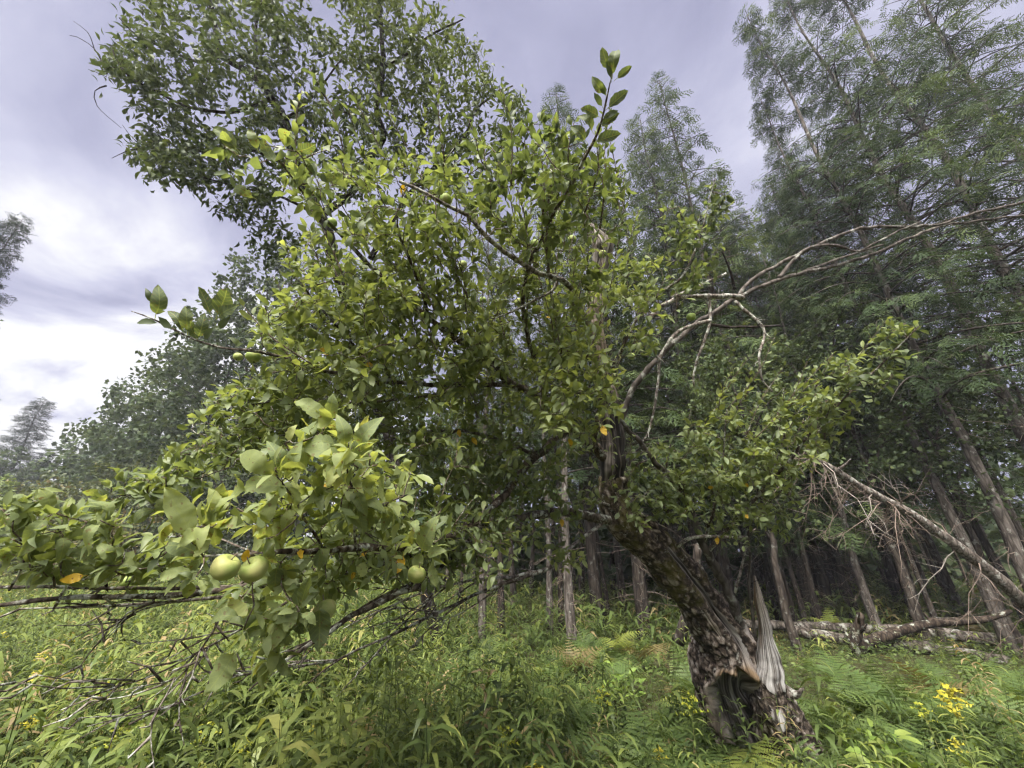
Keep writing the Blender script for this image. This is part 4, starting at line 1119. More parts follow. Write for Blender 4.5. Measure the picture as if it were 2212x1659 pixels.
LP, LA, LN, LS, LT = LP[keep], LA[keep], LN[keep], LS[keep], LT[keep]
obj('twigs', twacc.mesh('twigs', MT['apple_twig']), apple, kind='stuff')
uu, vv, zl = proj(LP + LA * (LS * 0.6)[:, None])
facing = np.abs(np.einsum('ij,ij->i', frames(LA, LN)[:, :, 2], unit(LP - CAM)))
score = LS / zl * (0.35 + facing) * ((uu > 0) & (uu < 2212) & (vv > 0) & (vv < 1659))
big = np.argsort(-score)[:300]
isbig = np.zeros(len(LP), bool)
isbig[big] = True
FRM = frames(LA, LN)
# the 300 leaves that show largest are parts of their own
near_meshes = []
for ti, T in enumerate(APPLE_NEAR):
    row = []
    for tv in (0.06, 0.28, 0.46, 0.64, 0.84):
        a = Acc()
        n_ = len(T[0])
        a.add(T[0], T[1], tint=tv, lu=T[2], lw=T[3])
        row.append(a.mesh('leaf', MT['apple_leaf']))
    near_meshes.append(row)
for i in big:
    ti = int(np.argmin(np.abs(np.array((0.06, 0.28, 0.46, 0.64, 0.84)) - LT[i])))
    o = obj('leaf', near_meshes[r.integers(0, 6)][ti], apple)
    mw = Matrix([[*(FRM[i][k] * LS[i]), local(LP[i])[k]] for k in range(3)] + [[0, 0, 0, 1]])
    o.matrix_local = mw
la = Acc()
m = ~isbig
put_leaves(la, APPLE_FAR, local(LP[m]), LA[m], LN[m], LS[m], LT[m], r)
o = obj('foliage', la.mesh('foliage', MT['apple_leaf_far']), apple, kind='stuff')
print('apple leaves', len(LP), 'twigs', len(TW))

# a few leaves already turned yellow
ym = Acc()
T = APPLE_NEAR[3]
ym.add(T[0], T[1], tint=0.5)
ymesh = ym.mesh('yellow_leaf', MT['yellow_leaf'])
for u, v, z, s in [(1300, 915, 2.05, 0.06), (872, 1196, 1.55, 0.06), (800, 1180, 1.5, 0.04), (690, 748, 2.0, 0.05), (1610, 1045, 2.8, 0.05), (1604, 1105, 2.85, 0.05), (1214, 1118, 2.7, 0.05), (1230, 946, 2.1, 0.05),
                   (1018, 943, 2.4, 0.05), (705, 1042, 1.2, 0.03), (990, 925, 2.4, 0.045), (535, 1180, 1.05, 0.04), (640, 1190, 1.1, 0.04), (1188, 680, 2.4, 0.05), (786, 790, 2.1, 0.05), (868, 425, 2.0, 0.05), (1550, 1158, 2.95, 0.05), (755, 1240, 1.4, 0.04), (190, 1242, 1.25, 0.05), (1527, 1055, 2.9, 0.04)]:
    o = obj('yellow_leaf', ymesh, apple)
    p = PZ(u, v, z)
    Rm = frames(unit(r.normal(size=3) + np.array([0, 0, -0.6]))[None], unit(CAM - p + r.normal(0, 0.5, 3))[None])[0]
    o.matrix_local = Matrix([[*(Rm[k] * s), local(p)[k]] for k in range(3)] + [[0, 0, 0, 1]])


# ------------------------------------------------------------------ apples
def apple_material():
    m = M('apple_skin')
    tco = N(m, 'ShaderNodeTexCoord')
    oi = N(m, 'ShaderNodeObjectInfo')
    nz = N(m, 'ShaderNodeTexNoise', {'Vector': tco.outputs['Object'], 'Scale': 1.3, 'Detail': 3.0})
    f = N(m, 'ShaderNodeMath', {0: oi.outputs['Random'], 1: 0.35, 2: -0.17}, operation='MULTIPLY_ADD')
    g = N(m, 'ShaderNodeMath', {0: nz.outputs['Fac'], 1: f.outputs[0]}, operation='ADD')
    c = rampn(m, g.outputs[0], [(0.25, (0.15, 0.22, 0.05)), (0.5, (0.235, 0.30, 0.075)), (0.78, (0.36, 0.35, 0.13))])
    n2 = N(m, 'ShaderNodeTexNoise', {'Vector': tco.outputs['Object'], 'Scale': 9.0, 'Detail': 6.0, 'Roughness': 0.75})
    sp = N(m, 'ShaderNodeMapRange', {0: n2.outputs['Fac'], 1: 0.62, 2: 0.68, 3: 0.0, 4: 0.55})
    mx = N(m, 'ShaderNodeMixRGB', {0: sp.outputs[0], 1: c, 2: (0.19, 0.14, 0.06, 1)})
    pr = N(m, 'ShaderNodeBsdfPrincipled', {'Base Color': mx.outputs[0], 'Roughness': 0.55, 'Specular IOR Level': 0.3})
    N(m, 'ShaderNodeOutputMaterial', {0: pr.outputs[0]})
    return m


def apple_meshes():
    a = Acc()
    n, seg = 25, 32
    th = np.linspace(0.0, math.pi, n)
    ph = np.arange(seg) * 2 * math.pi / seg
    rad = np.sin(th) * (1.0 + 0.10 * np.cos(th)) * 0.5
    zz_ = 0.46 * np.cos(th) - 0.13 * np.exp(-(np.sin(th) / 0.32) ** 2) * np.cos(th)
    lob = 1 + 0.022 * np.cos(5 * ph)[None] * (np.cos(th) < 0.1)[:, None] + 0.02 * np.cos(2 * ph + 0.6)[None]
    V = np.stack([rad[:, None] * lob * np.cos(ph), rad[:, None] * lob * np.sin(ph), np.repeat(zz_[:, None], seg, 1)], -1).reshape(-1, 3)
    i = np.arange(n - 1)[:, None] * seg
    j = np.arange(seg)[None]
    a.add(V, [np.stack([i + j, i + seg + j, i + seg + (j + 1) % seg, i + (j + 1) % seg], -1).reshape(-1, 4)])
    body = a.mesh('apple', apple_material())
    s = Acc()
    P = spline(np.array([(0, 0, 0.30), (0.02, 0, 0.46), (0.07, 0.02, 0.66)]), 0.06)
    tube(s, P, np.linspace(0.028, 0.022, len(P)), 6)
    c = Acc()
    for k in range(5):
        an = k * 2 * math.pi / 5
        d = np.array([math.cos(an), math.sin(an), 0])
        q = np.array([-d[1], d[0], 0])
        b = np.array([0, 0, -0.35])
        c.add([b + q * 0.03, b - q * 0.03, b + d * 0.10 + np.array([0, 0, -0.06]), b + d * 0.04 + np.array([0, 0, -0.10])], [np.array([[0, 1, 2], [0, 2, 3], [1, 3, 2]])])
    return body, s.mesh('stem', MT['dead_twig']), c.mesh('calyx', MT['dark_bark'])


ABODY, ASTEM, ACAL = apple_meshes()
for u, v, d, lab in APPLES:
    D = 0.064 if d > 13 else 0.05
    z = D * FU / d
    p = PZ(u, v, z)
    o = obj('apple', ABODY, None)
    tag(o, lab, 'apple', 'apples hanging on the old tree')
    o.location = p
    o.scale = (D * r.uniform(0.97, 1.08),) * 3
    rot = (r.uniform(-0.5, 0.5), r.uniform(-0.5, 0.5), r.uniform(0, 6))
    if d == 54:
        rot = (0.75, -0.55, 0.2)
    o.rotation_euler = rot
    s = obj('stem', ASTEM, o)
    c = obj('calyx', ACAL, o)


# ------------------------------------------------------------------ trees behind
def limb_tube(acc, pts, w0, w1, sk=None, wobble=1.0, seg=8, world=False, rad=False):
    p = np.array(pts, float)
    W = p[:, :3] if world else PZ(p[:, 0], p[:, 1], p[:, 2])
    s = np.linspace(0, 1, len(p))
    if rad:
        r0, r1 = w0, w1
    else:
        r0, r1 = w0 * p[0, 2] / FU * 0.5, w1 * p[-1, 2] / FU * 0.5
    Q = spline(np.column_stack([W, r0 + (r1 - r0) * s ** 0.8]), 0.12)
    wob = np.stack([vnoise(Q[:, :3], 2.2, k) for k in (51, 52, 53)], -1)
    Q[:, :3] += wobble * wob * (0.8 * Q[:, 3:4] + 0.02) * np.minimum(np.linspace(0, 1, len(Q)) * 5, 1)[:, None]
    tube(acc, Q[:, :3], Q[:, 3], seg, 0.12, freq=9)
    if sk is not None:
        sk.add(Q[:, :3])
    return Q


def leafy_tree(name, label, cat, group, base, trunk, limbs, blobs, tpls, leaf_m, bark_m, size, per, seed, tw_r=0.004, droop=0.2, spread=0.30, step=0.14, bare=(), world=False, tgt=None):
    r = np.random.default_rng(seed)
    t = thing(name, base, label, cat, group)
    base = np.asarray(base, float)
    sk = Skeleton()

    def shift(a):
        a.V = [v - base for v in a.V]
        return a
    a = Acc()
    limb_tube(a, trunk[0], trunk[1], trunk[2], sk, world=world, rad=world, seg=10)
    obj('trunk', shift(a).mesh('trunk', MT[bark_m]), t)
    for l in limbs:
        a = Acc()
        limb_tube(a, l[0], l[1], l[2], sk, world=world, rad=world)
        obj('limb', shift(a).mesh('limb', MT[bark_m]), t)
    for l in bare:
        a = Acc()
        Q = limb_tube(a, l[0], l[1], l[2], None, seg=4)
        obj('bare_twig', shift(a).mesh('bare_twig', MT[bark_m]), t)
    if tgt is None:
        TGt, G = blob_targets(blobs, r)
    else:
        TGt, G = tgt
    tw = grow(sk, TGt, r, step=step, wob=0.14, lift=0.0)
    ta = Acc()
    P_, A_, N_, S_, T_ = [], [], [], [], []
    for pts, T, l, ti in tw:
        L = len(pts)
        tube(ta, pts, np.linspace(tw_r * (0.6 + min(l, 2.0)), tw_r * 0.4, L), 3, cap=False)
        ng = max(2, int(per * r.uniform(0.6, 1.4)))
        f = 1 - r.random(ng) ** 1.5 * min(1.0, spread * 2.4 / max(l, 0.1))
        i0 = np.clip((f * (L - 1)).astype(int), 0, L - 1)
        pos = pts[i0] + r.normal(0, spread * 0.42, (ng, 3))
        d = T[i0]
        perp = unit(np.cross(d, unit(r.normal(size=(ng, 3)))))
        A_.append(unit(d * 0.4 + perp * 0.8 + np.array([0, 0, 0.15 - droop * 2.2])))
        N_.append(unit(np.array([0, 0, 0.8]) + r.normal(0, 0.5, (ng, 3))))
        P_.append(pos)
        S_.append(r.uniform(size[0], size[1], ng))
        T_.append(np.clip(G[ti] + r.normal(0, 0.16, ng) + r.normal(0, 0.1), 0.02, 0.97))
    obj('twigs', shift(ta).mesh('twigs', MT[bark_m]), t, kind='stuff')
    la = Acc()
    put_leaves(la, tpls, np.vstack(P_) - base, np.vstack(A_), np.vstack(N_), np.concatenate(S_), np.concatenate(T_), r)
    obj('crown', la.mesh('crown', MT[leaf_m]), t, kind='stuff')
    return t


# tall cherry behind the apple tree, upper left
Z = 6.6
cb = base_at(880, 7.4)
leafy_tree('cherry_tree', 'tall dark-stemmed broadleaf tree rising behind the apple at upper left', 'tree', None, cb,
           ([(950, 1415, 6.9), (925, 1300, 6.9), (860, 1000, 6.9), (760, 700, 6.7), (690, 470, 6.6), (645, 370, 6.6), (605, 250, 6.6), (575, 185, 6.6), (550, 160, 6.6), (480, 122, 6.6), (465, 65, 6.6), (458, -40, 6.6)], 30, 9),
           [([(690, 470, 6.6), (770, 400, 6.7), (822, 300, 6.8), (815, 225, 6.8), (826, 150, 6.9), (820, 75, 6.9), (826, -60, 7.0)], 17, 8),
            ([(800, 560, 6.7), (875, 430, 6.8), (940, 360, 6.9), (995, 300, 7.0), (1040, 225, 7.0), (1110, 185, 7.0)], 13, 3),
            ([(822, 300, 6.8), (760, 250, 6.6), (720, 230, 6.5), (690, 190, 6.4)], 7, 3),
            ([(612, 262, 6.6), (640, 240, 6.4), (690, 190, 6.3), (740, 130, 6.2)], 8, 3),
            ([(590, 215, 6.6), (500, 240, 6.3), (420, 235, 6.1), (340, 200, 6.0), (270, 160, 5.9), (240, 100, 5.9)], 8, 2.5),
            ([(480, 122, 6.6), (420, 130, 6.4), (370, 105, 6.3), (300, 80, 6.2), (260, 40, 6.2)], 7, 2.5),
            ([(560, 165, 6.6), (552, 90, 6.6), (560, 30, 6.7), (580, -40, 6.7)], 8, 4),
            ([(645, 370, 6.6), (560, 330, 6.3), (470, 320, 6.1), (380, 330, 6.0), (330, 300, 6.0)], 8, 2.5),
            ([(690, 470, 6.6), (600, 420, 6.3), (500, 400, 6.1), (430, 380, 6.0)], 7, 2.5),
            ([(826, 150, 6.9), (900, 100, 6.9), (960, 60, 6.9), (1000, 40, 6.9)], 7, 2.5),
            ([(940, 360, 6.9), (1010, 350, 6.8), (1080, 320, 6.8), (1130, 300, 6.8)], 6, 2)],
           [(300, 150, 80, 100, 6.1, 0.4, 46, 0.42), (400, 110, 130, 110, 6.3, 0.5, 90, 0.42), (350, 290, 70, 80, 6.1, 0.4, 45, 0.40), (470, 260, 110, 110, 6.2, 0.5, 80, 0.42), (400, 350, 90, 55, 6.0, 0.4, 45, 0.38), (520, 380, 110, 80, 6.1, 0.4, 60, 0.45),
            (560, 60, 110, 80, 6.6, 0.5, 80, 0.42), (640, 160, 100, 120, 6.5, 0.5, 70, 0.50), (500, -10, 170, 40, 6.6, 0.5, 50, 0.4), (330, 30, 70, 40, 6.2, 0.4, 20, 0.4), (640, 300, 110, 90, 6.4, 0.5, 60, 0.5),
            (810, 70, 90, 110, 6.9, 0.5, 85, 0.58), (830, 220, 100, 100, 6.9, 0.5, 85, 0.56), (940, 90, 80, 75, 6.9, 0.5, 60, 0.62), (1000, 190, 70, 95, 7.0, 0.5, 55, 0.62), (920, 260, 90, 90, 6.9, 0.5, 55, 0.55), (1080, 250, 70, 70, 7.0, 0.4, 40, 0.55),
            (740, 300, 80, 80, 6.6, 0.4, 40, 0.5), (850, 380, 140, 80, 6.8, 0.5, 60, 0.5), (1040, 340, 80, 60, 6.8, 0.4, 34, 0.5), (800, -20, 110, 40, 6.9, 0.4, 40, 0.55), (560, 455, 60, 40, 6.2, 0.3, 22, 0.42), (600, 530, 60, 50, 6.3, 0.3, 22, 0.42)],
           LANCE, 'cherry_leaf', 'dark_bark', (0.09, 0.15), 10.5, 201, tw_r=0.005, droop=0.22, spread=0.20, step=0.16,
           bare=[([(232, 160, 6.0), (205, 110, 6.0), (165, 80, 6.0), (148, 76, 6.0)], 3, 1), ([(205, 110, 6.0), (190, 70, 6.0), (160, 48, 6.0)], 2, 0.8), ([(230, 185, 6.0), (205, 195, 6.0), (212, 230, 6.0), (260, 275, 6.0)], 3, 0.9),
                 ([(305, 320, 6.0), (280, 325, 6.0), (240, 342, 6.0)], 3, 0.9), ([(300, 310, 6.0), (278, 290, 6.0), (262, 268, 6.0)], 2, 0.8), ([(228, 165, 6.0), (205, 155, 6.0), (190, 150, 6.0)], 2, 0.8), ([(1080, 190, 7.0), (1120, 290, 7.0), (1150, 270, 7.0), (1145, 250, 7.0)], 2.5, 0.9)])


def round_targets(c, rx, ry, rz, n, r, g, shell=0.55):
    d = unit(r.normal(size=(n, 3)))
    rad = (shell + (1 - shell) * r.random(n)) ** 1.0 * (1 + 0.22 * vnoise(d, 2.3, int(c[0] * 10) % 97))
    P = c + d * rad[:, None] * np.array([rx, ry, rz])
    return P[P[:, 2] > 0.25], np.full(int((P[:, 2] > 0.25).sum()), g)


def round_tree(name, label, cat, group, u, Y, vtop, rx, seed, leaf_m, n, size, per, g=0.5, low=0.25, bark='forest_bark', lean=0.0, extra=None):
    r = np.random.default_rng(seed)
    H = top_z(Y, vtop)
    b = base_at(u, Y)
    b[0] = (u - 1106) / FU * (Y * CT + (H - CAMZ) * ST)      # u is where the top is seen
    c = np.array([b[0] + lean * 0.6, b[1], H * (0.5 + low / 2)])
    rz = H * (0.5 - low / 2) + 0.05
    T1, G1 = round_targets(c, rx, rx * 0.9, rz, n, r, g)
    trunk = [b - [0, 0, 0.1], b + [lean * 0.2, 0, H * 0.3], b + [lean * 0.5, 0, H * 0.6], b + [lean, 0, H * 0.92]]
    limbs = []
    for k in range(7):
        h = H * (low + (0.8 - low) * k / 7)
        an = k * 2.4 + seed
        d = np.array([math.cos(an) * rx * 0.75, math.sin(an) * rx * 0.7, H * 0.14])
        s = b + [lean * 0.8 * h / H, 0, h]
        limbs.append(([s, s + d * 0.5 + [0, 0, H * 0.03], s + d], 0.012 * H * 0.35, 0.008))
    return leafy_tree(name, label, cat, group, b, (trunk, 0.013 * H, 0.012), limbs, None, KITE + BROAD[:1] if Y > 10 else BROAD, leaf_m, bark, size, per, seed, spread=0.26 * max(1.0, Y / 12.0) ** 0.8, step=0.3 * max(1.0, Y / 12.0), droop=0.12, world=True, tgt=(T1, G1), tw_r=0.004)


# dark wood edge stepping down to the left, shrubs and far trees (u, v of the top)
WE = 'dark trees of the wood edge'
round_tree('wood_edge_tree', 'tallest dark leafy tree of the wood edge, right behind the apple crown', 'tree', WE, 630, 19.6, 515, 4.42, 301, 'dark_leaf', 460, (0.182, 0.311), 19, 0.5, 0.10)
round_tree('wood_edge_tree', 'dark leafy tree second in height along the wood edge, left of the apple crown', 'tree', WE, 545, 21.2, 640, 4.42, 302, 'dark_leaf', 460, (0.182, 0.311), 19, 0.5, 0.06)
round_tree('wood_edge_tree', 'dark leafy tree where the wood edge starts to step down', 'tree', WE, 465, 23.8, 740, 4.59, 303, 'dark_leaf', 440, (0.201, 0.328), 19, 0.46, 0.05)
round_tree('wood_edge_tree', 'low dark leafy tree at the left end of the wood edge slope', 'tree', WE, 385, 27.2, 830, 4.76, 304, 'dark_leaf', 420, (0.219, 0.365), 19, 0.46, 0.04)
round_tree('wood_edge_tree', 'broad dark tree filling the wood edge behind the middle of the apple crown', 'tree', WE, 760, 21.2, 580, 4.76, 305, 'dark_leaf', 420, (0.201, 0.328), 17, 0.4, 0.05)
# leafy understorey that hides the stems right of the apple crown
UG = 'leafy understorey trees right of the apple crown'
round_tree('understorey_tree', 'leafy green understorey tree right behind the hanging dead twigs', 'tree', UG, 1560, 8.2, 720, 1.5, 341, 'dark_leaf', 330, (0.07, 0.12), 16, 0.55, 0.30)
round_tree('understorey_tree', 'leafy understorey tree behind the top of the leaning grey tree', 'tree', UG, 1740, 8.6, 640, 1.7, 342, 'dark_leaf', 330, (0.07, 0.12), 16, 0.5, 0.35)
round_tree('understorey_tree', 'leafy understorey tree above the middle of the leaning grey tree', 'tree', UG, 1900, 8.2, 690, 1.6, 343, 'dark_leaf', 330, (0.07, 0.12), 16, 0.5, 0.35)
round_tree('understorey_tree', 'leafy understorey tree at the right edge above the leaning grey tree', 'tree', UG, 2080, 7.6, 620, 1.6, 344, 'dark_leaf', 330, (0.07, 0.12), 15, 0.5, 0.42)
SG = 'shrubs along the wood edge'
round_tree('shrub', 'dense dark shrub filling the shade under the wood edge trees', 'shrub', SG, 520, 17.0, 930, 3.23, 311, 'shrub_leaf', 340, (0.128, 0.201), 20, 0.22, 0.0)
round_tree('shrub', 'grey-green shrub between the wood edge and the foreground apple spray', 'shrub', SG, 400, 21.2, 960, 3.74, 312, 'shrub_leaf', 340, (0.146, 0.238), 20, 0.40, 0.0)
round_tree('shrub', 'broad pale grey-green shrub below the far conifer', 'shrub', SG, 260, 23.8, 1015, 4.42, 313, 'shrub_leaf', 340, (0.163, 0.274), 20, 0.50, 0.0)
round_tree('shrub', 'shrub at the left edge behind the foreground leaves', 'shrub', SG, 110, 25.5, 1035, 4.08, 314, 'shrub_leaf', 300, (0.163, 0.274), 20, 0.45, 0.0)
round_tree('shrub', 'yellow-green shrub at the far left picture edge', 'shrub', SG, 20, 18.7, 1030, 2.04, 315, 'pale_leaf', 150, (0.163, 0.255), 16, 0.75, 0.0)
round_tree('shrub', 'low brownish shrub in the hollow of the meadow edge', 'shrub', SG, 330, 17.0, 1085, 2.55, 316, 'shrub_leaf', 240, (0.128, 0.201), 18, 0.66, 0.0)
round_tree('shrub', 'low shrub under the long left branch at the meadow edge', 'shrub', SG, 170, 17.8, 1130, 2.72, 317, 'shrub_leaf', 240, (0.128, 0.201), 18, 0.55, 0.0)
round_tree('far_tree', 'far round tree between the far conifer and the wood edge', 'tree', 'far trees beyond the meadow', 250, 37.8, 925, 3.92, 321, 'dark_leaf', 220, (0.365, 0.583), 17, 0.4, 0.1)
round_tree('far_tree', 'far low tree right of the far conifer, lower and darker', 'tree', 'far trees beyond the meadow', 320, 33.6, 915, 3.36, 322, 'dark_leaf', 220, (0.328, 0.547), 17, 0.35, 0.1)
round_tree('far_tree', 'far broad tree cut by the left picture edge', 'tree', 'far trees beyond the meadow', 30, 33.6, 965, 4.20, 323, 'dark_leaf', 240, (0.328, 0.547), 17, 0.4, 0.1)
round_tree('edge_tree', 'leafy branch ends poking in at the left edge below the spruce tip', 'tree', None, -95, 8, 640, 1.15, 324, 'dark_leaf', 200, (0.08, 0.13), 12, 0.3, 0.35)
# pale broadleaf trees in the gap behind the dead branches
for k, (u, Y, v, rx, lab) in enumerate([(1600, 17, 440, 2.0, 'pale thin-crowned tree in the gap above the dead branches'), (1670, 20, 520, 2.4, 'pale tree just right of the gap, partly behind hemlocks'), (1480, 15, 520, 2.0, 'pale leafy tree behind the dead grey apple stem'), (1330, 13, 330, 1.7, 'mid-green tree top behind the upper apple shoots')]):
    round_tree('pale_tree', lab, 'tree', 'pale trees behind the apple tree', u, Y, v, rx, 330 + k, 'pale_leaf' if k < 3 else 'dark_leaf', 220, (0.11, 0.18), 11, 0.4, 0.35, bark='grey_bark')


# ------------------------------------------------------------------ conifers: a few kinds, copied
def spray_template(pairs, spreadw, seed):
    """flat twig fan: side twigs, each with a few short leaf tufts"""
    r = np.random.default_rng(seed)
    V, F = [], []
    for i in range(pairs):
        t = 0.08 + 0.86 * i / pairs
        L = spreadw * (1 - 0.6 * t) * r.uniform(0.6, 1.15)
        for s in (-1, 1):
            an = math.radians(r.uniform(40, 66))
            d = np.array([math.cos(an), s * math.sin(an), r.uniform(-0.4, 0.0)])
            b = np.array([t, 0, -0.22 * t * t])
            for k in range(3):
                p = b + d * L * (k + 0.35) / 3.0
                a2 = r.uniform(-0.75, 0.75)
                e = np.array([d[0] * math.cos(a2) - d[1] * math.sin(a2), d[0] * math.sin(a2) + d[1] * math.cos(a2), d[2] + r.normal(0, 0.25)])
                l = L * r.uniform(0.34, 0.62)
                q = np.array([-e[1], e[0], r.normal(0, 0.3)]) * l * 0.17
                n = len(V)
                V += [p + q - e * 0.1 * l, p - q - e * 0.1 * l, p + e * l]
                F.append((n, n + 1, n + 2))
    n = len(V)
    V += [(0, -0.008, 0), (0, 0.008, 0), (1.0, 0.0, -0.22)]
    F.append((n, n + 1, n + 2))
    return np.array(V), [np.array(F)]


SPRAY = [spray_template(5, 0.5, 1), spray_template(6, 0.42, 2), spray_template(5, 0.6, 3)]


def conifer_kind(seed, H, h0, Lmax, nbr, rtrunk, spray, droop, per_m=6.5, taper=0.85, stiff=False, dead=26, lean=(0, 0), gap=0.0):
    """meshes for one kind of conifer, foot at the origin"""
    r = np.random.default_rng(seed)
    tr, lb, cr, dd = Acc(), Acc(), Acc(), Acc()
    zz_ = np.linspace(-0.15, H, 26)
    zq = np.maximum(zz_, 0)
    C = np.stack([lean[0] * (zq / H) ** 1.5 + 0.05 * np.sin(zz_ * 1.1 + seed), lean[1] * (zq / H) ** 1.5 + 0.05 * np.cos(zz_ * 0.9 + seed), zz_], -1)
    R = rtrunk * (1 - zz_ / H * 0.95) ** 1.15 + 0.008
    R[0] *= 1.35
    tube(tr, C, R, 10, 0.14, freq=6)
    P_, A_, N_, S_, T_ = [], [], [], [], []
    for k in range(nbr):
        f = (k + r.random()) / nbr
        h = h0 + (H - h0) * f
        if gap and vnoise(np.array([[h * 0.6, seed, 0]]), 1.0, 77)[0] < -gap:
            continue
        L = Lmax * (1 - f) ** taper * r.uniform(0.55, 1.15) + 0.25
        an = k * 2.399 + r.normal(0, 0.4)
        o = np.array([math.cos(an), math.sin(an), 0])
        side = np.array([-o[1], o[0], 0])
        c0 = np.array([np.interp(h, zz_, C[:, 0]), np.interp(h, zz_, C[:, 1]), h])
        m = max(4, int(L / 0.18))
        s = np.linspace(0, 1, m)[:, None]
        rise = r.uniform(0.10, 0.40) if not stiff else r.uniform(0.3, 0.5)
        bend = r.normal(0, 0.12)
        Q = c0 + o * L * s + side * (bend * L * s ** 2) + np.array([0, 0, 1.0]) * L * (rise * s - (rise * 0.7 + droop) * s ** 2)
        tube(lb, Q, np.linspace(0.006 + 0.009 * L, 0.003, m), 4, cap=False)
        T = tangents(Q)
        ns = int(L * per_m) + 3
        fs = 0.15 + 0.85 * r.random(ns) ** 0.8
        i0 = np.clip((fs * (m - 1)).astype(int), 0, m - 1)
        sg = np.where(np.arange(ns) % 2 == 0, 1, -1)
        out_ = np.abs(r.normal(0, 0.16, ns))[:, None] * (0.3 + L * 0.45)
        pos = Q[i0] + (side[None] * sg[:, None]) * out_ + r.normal(0, 0.05, (ns, 3)) - np.array([0, 0, 0.12]) * out_
        ax = unit(T[i0] * 0.7 + side[None] * (sg * r.uniform(0.3, 1.0, ns))[:, None] + np.array([0, 0, 1.0]) * (r.normal(-droop * 0.9, 0.18, ns))[:, None])
        P_.append(pos); A_.append(ax); N_.append(unit(np.array([0, 0, 1.0]) + r.normal(0, 0.3, (ns, 3))))
        S_.append(r.uniform(spray * 0.6, spray * 1.25, ns)); T_.append(np.clip(r.normal(0.42, 0.2, ns) + 0.12 * r.normal() + 0.25 * (fs - 0.6), 0.02, 0.97))
    put_leaves(cr, [(t[0], t[1]) for t in SPRAY], np.vstack(P_), np.vstack(A_), np.vstack(N_), np.concatenate(S_), np.concatenate(T_), r)
    for k in range(dead):
        h = 0.5 + (h0 + 0.8) * r.random()
        an = r.random() * 6.28
        L = r.uniform(0.25, 1.0)
        o = np.array([math.cos(an), math.sin(an), r.uniform(-0.35, 0.15)])
        c0 = np.array([np.interp(h, zz_, C[:, 0]), np.interp(h, zz_, C[:, 1]), h])
        Q = c0 + o * L * np.linspace(0, 1, 5)[:, None] + np.array([0, 0, -0.2 * L]) * (np.linspace(0, 1, 5)[:, None] ** 2) + r.normal(0, 0.02, (5, 3))
        tube(dd, Q, np.linspace(0.008, 0.002, 5), 3, cap=False)
        for _ in range(3):
            q = Q[r.integers(1, 5)]
            e = q + unit(o + r.normal(0, 0.6, 3)) * r.uniform(0.1, 0.35)
            tube(dd, np.array([q, (q + e) / 2 + r.normal(0, 0.02, 3), e]), [0.004, 0.003, 0.001], 3, cap=False)
    return tr, lb, cr, dd, H


def kind_meshes(k, bark, needles='needles'):
    tr, lb, cr, dd, H = k
    return [('trunk', tr.mesh('trunk', MT[bark]), None), ('limbs', lb.mesh('limbs', MT['forest_bark']), 'stuff'), ('crown', cr.mesh('crown', MT[needles]), 'stuff'), ('dead_twigs', dd.mesh('dead_twigs', MT['dead_twig']), 'stuff')], H


K = [kind_meshes(conifer_kind(1, 12, 2.6, 2.3, 120, 0.11, 0.36, 0.26, per_m=8.0, lean=(0.2, 0.1)), 'forest_bark'),
     kind_meshes(conifer_kind(2, 12, 2.2, 2.7, 125, 0.12, 0.38, 0.30, per_m=8.0, lean=(-0.2, 0.0)), 'forest_bark'),
     kind_meshes(conifer_kind(3, 12, 4.6, 2.2, 75, 0.11, 0.34, 0.20, per_m=5.5, gap=0.25, lean=(0.3, 0.2)), 'grey_bark'),
     kind_meshes(conifer_kind(4, 12, 5.4, 1.3, 70, 0.09, 0.32, 0.16, lean=(0.0, 0.1), dead=34), 'forest_bark'),
     kind_meshes(conifer_kind(5, 12, 3.4, 3.3, 90, 0.18, 0.40, 0.34, per_m=5.0, gap=0.2, lean=(-0.3, 0.1)), 'grey_bark'),
     kind_meshes(conifer_kind(6, 12, 0.6, 2.6, 220, 0.14, 0.44, 0.02, per_m=10.0, stiff=True, taper=0.9, dead=0), 'forest_bark', 'needles_dark'),
     kind_meshes(conifer_kind(7, 18, 3.6, 2.9, 200, 0.12, 0.36, 0.34, per_m=7.5, gap=0.3, lean=(-0.3, 0.2)), 'grey_bark'),
     kind_meshes(conifer_kind(8, 18, 4.2, 2.7, 190, 0.11, 0.36, 0.30, per_m=7.5, gap=0.25, lean=(0.3, 0.1)), 'grey_bark'),
     kind_meshes(conifer_kind(9, 10, 3.6, 1.9, 42, 0.10, 0.42, 0.24, per_m=4.5, lean=(0.1, 0.1), dead=20), 'forest_bark')]


def conifer(kind, name, label, u, Y, H=None, vtop=None, group=None, rz=0.0, lean=0.0, slim=1.0):
    b = base_at(u, Y)
    if H is None:
        H = top_z(Y, vtop)
    meshes, H0 = K[kind]
    t = thing(name, b, label, 'tree', group, rz, H / H0)
    t.rotation_euler = (0, lean, rz) if lean == 0 else (Matrix.Rotation(lean, 3, 'Y') @ Matrix.Rotation(rz, 3, 'Z')).to_euler()
    t.scale = (H / H0 * slim, H / H0 * slim, H / H0)
    for nm, me, kd in meshes:
        obj(nm, me, t, kind=kd)
    return t


ORD = ['first', 'second', 'third', 'fourth', 'fifth', 'sixth', 'seventh', 'eighth', 'ninth', 'tenth', 'eleventh', 'twelfth', 'thirteenth', 'fourteenth', 'fifteenth', 'sixteenth', 'seventeenth', 'eighteenth', 'nineteenth', 'twentieth',
       'twenty-first', 'twenty-second', 'twenty-third', 'twenty-fourth', 'twenty-fifth', 'twenty-sixth', 'twenty-seventh', 'twenty-eighth', 'twenty-ninth', 'thirtieth']
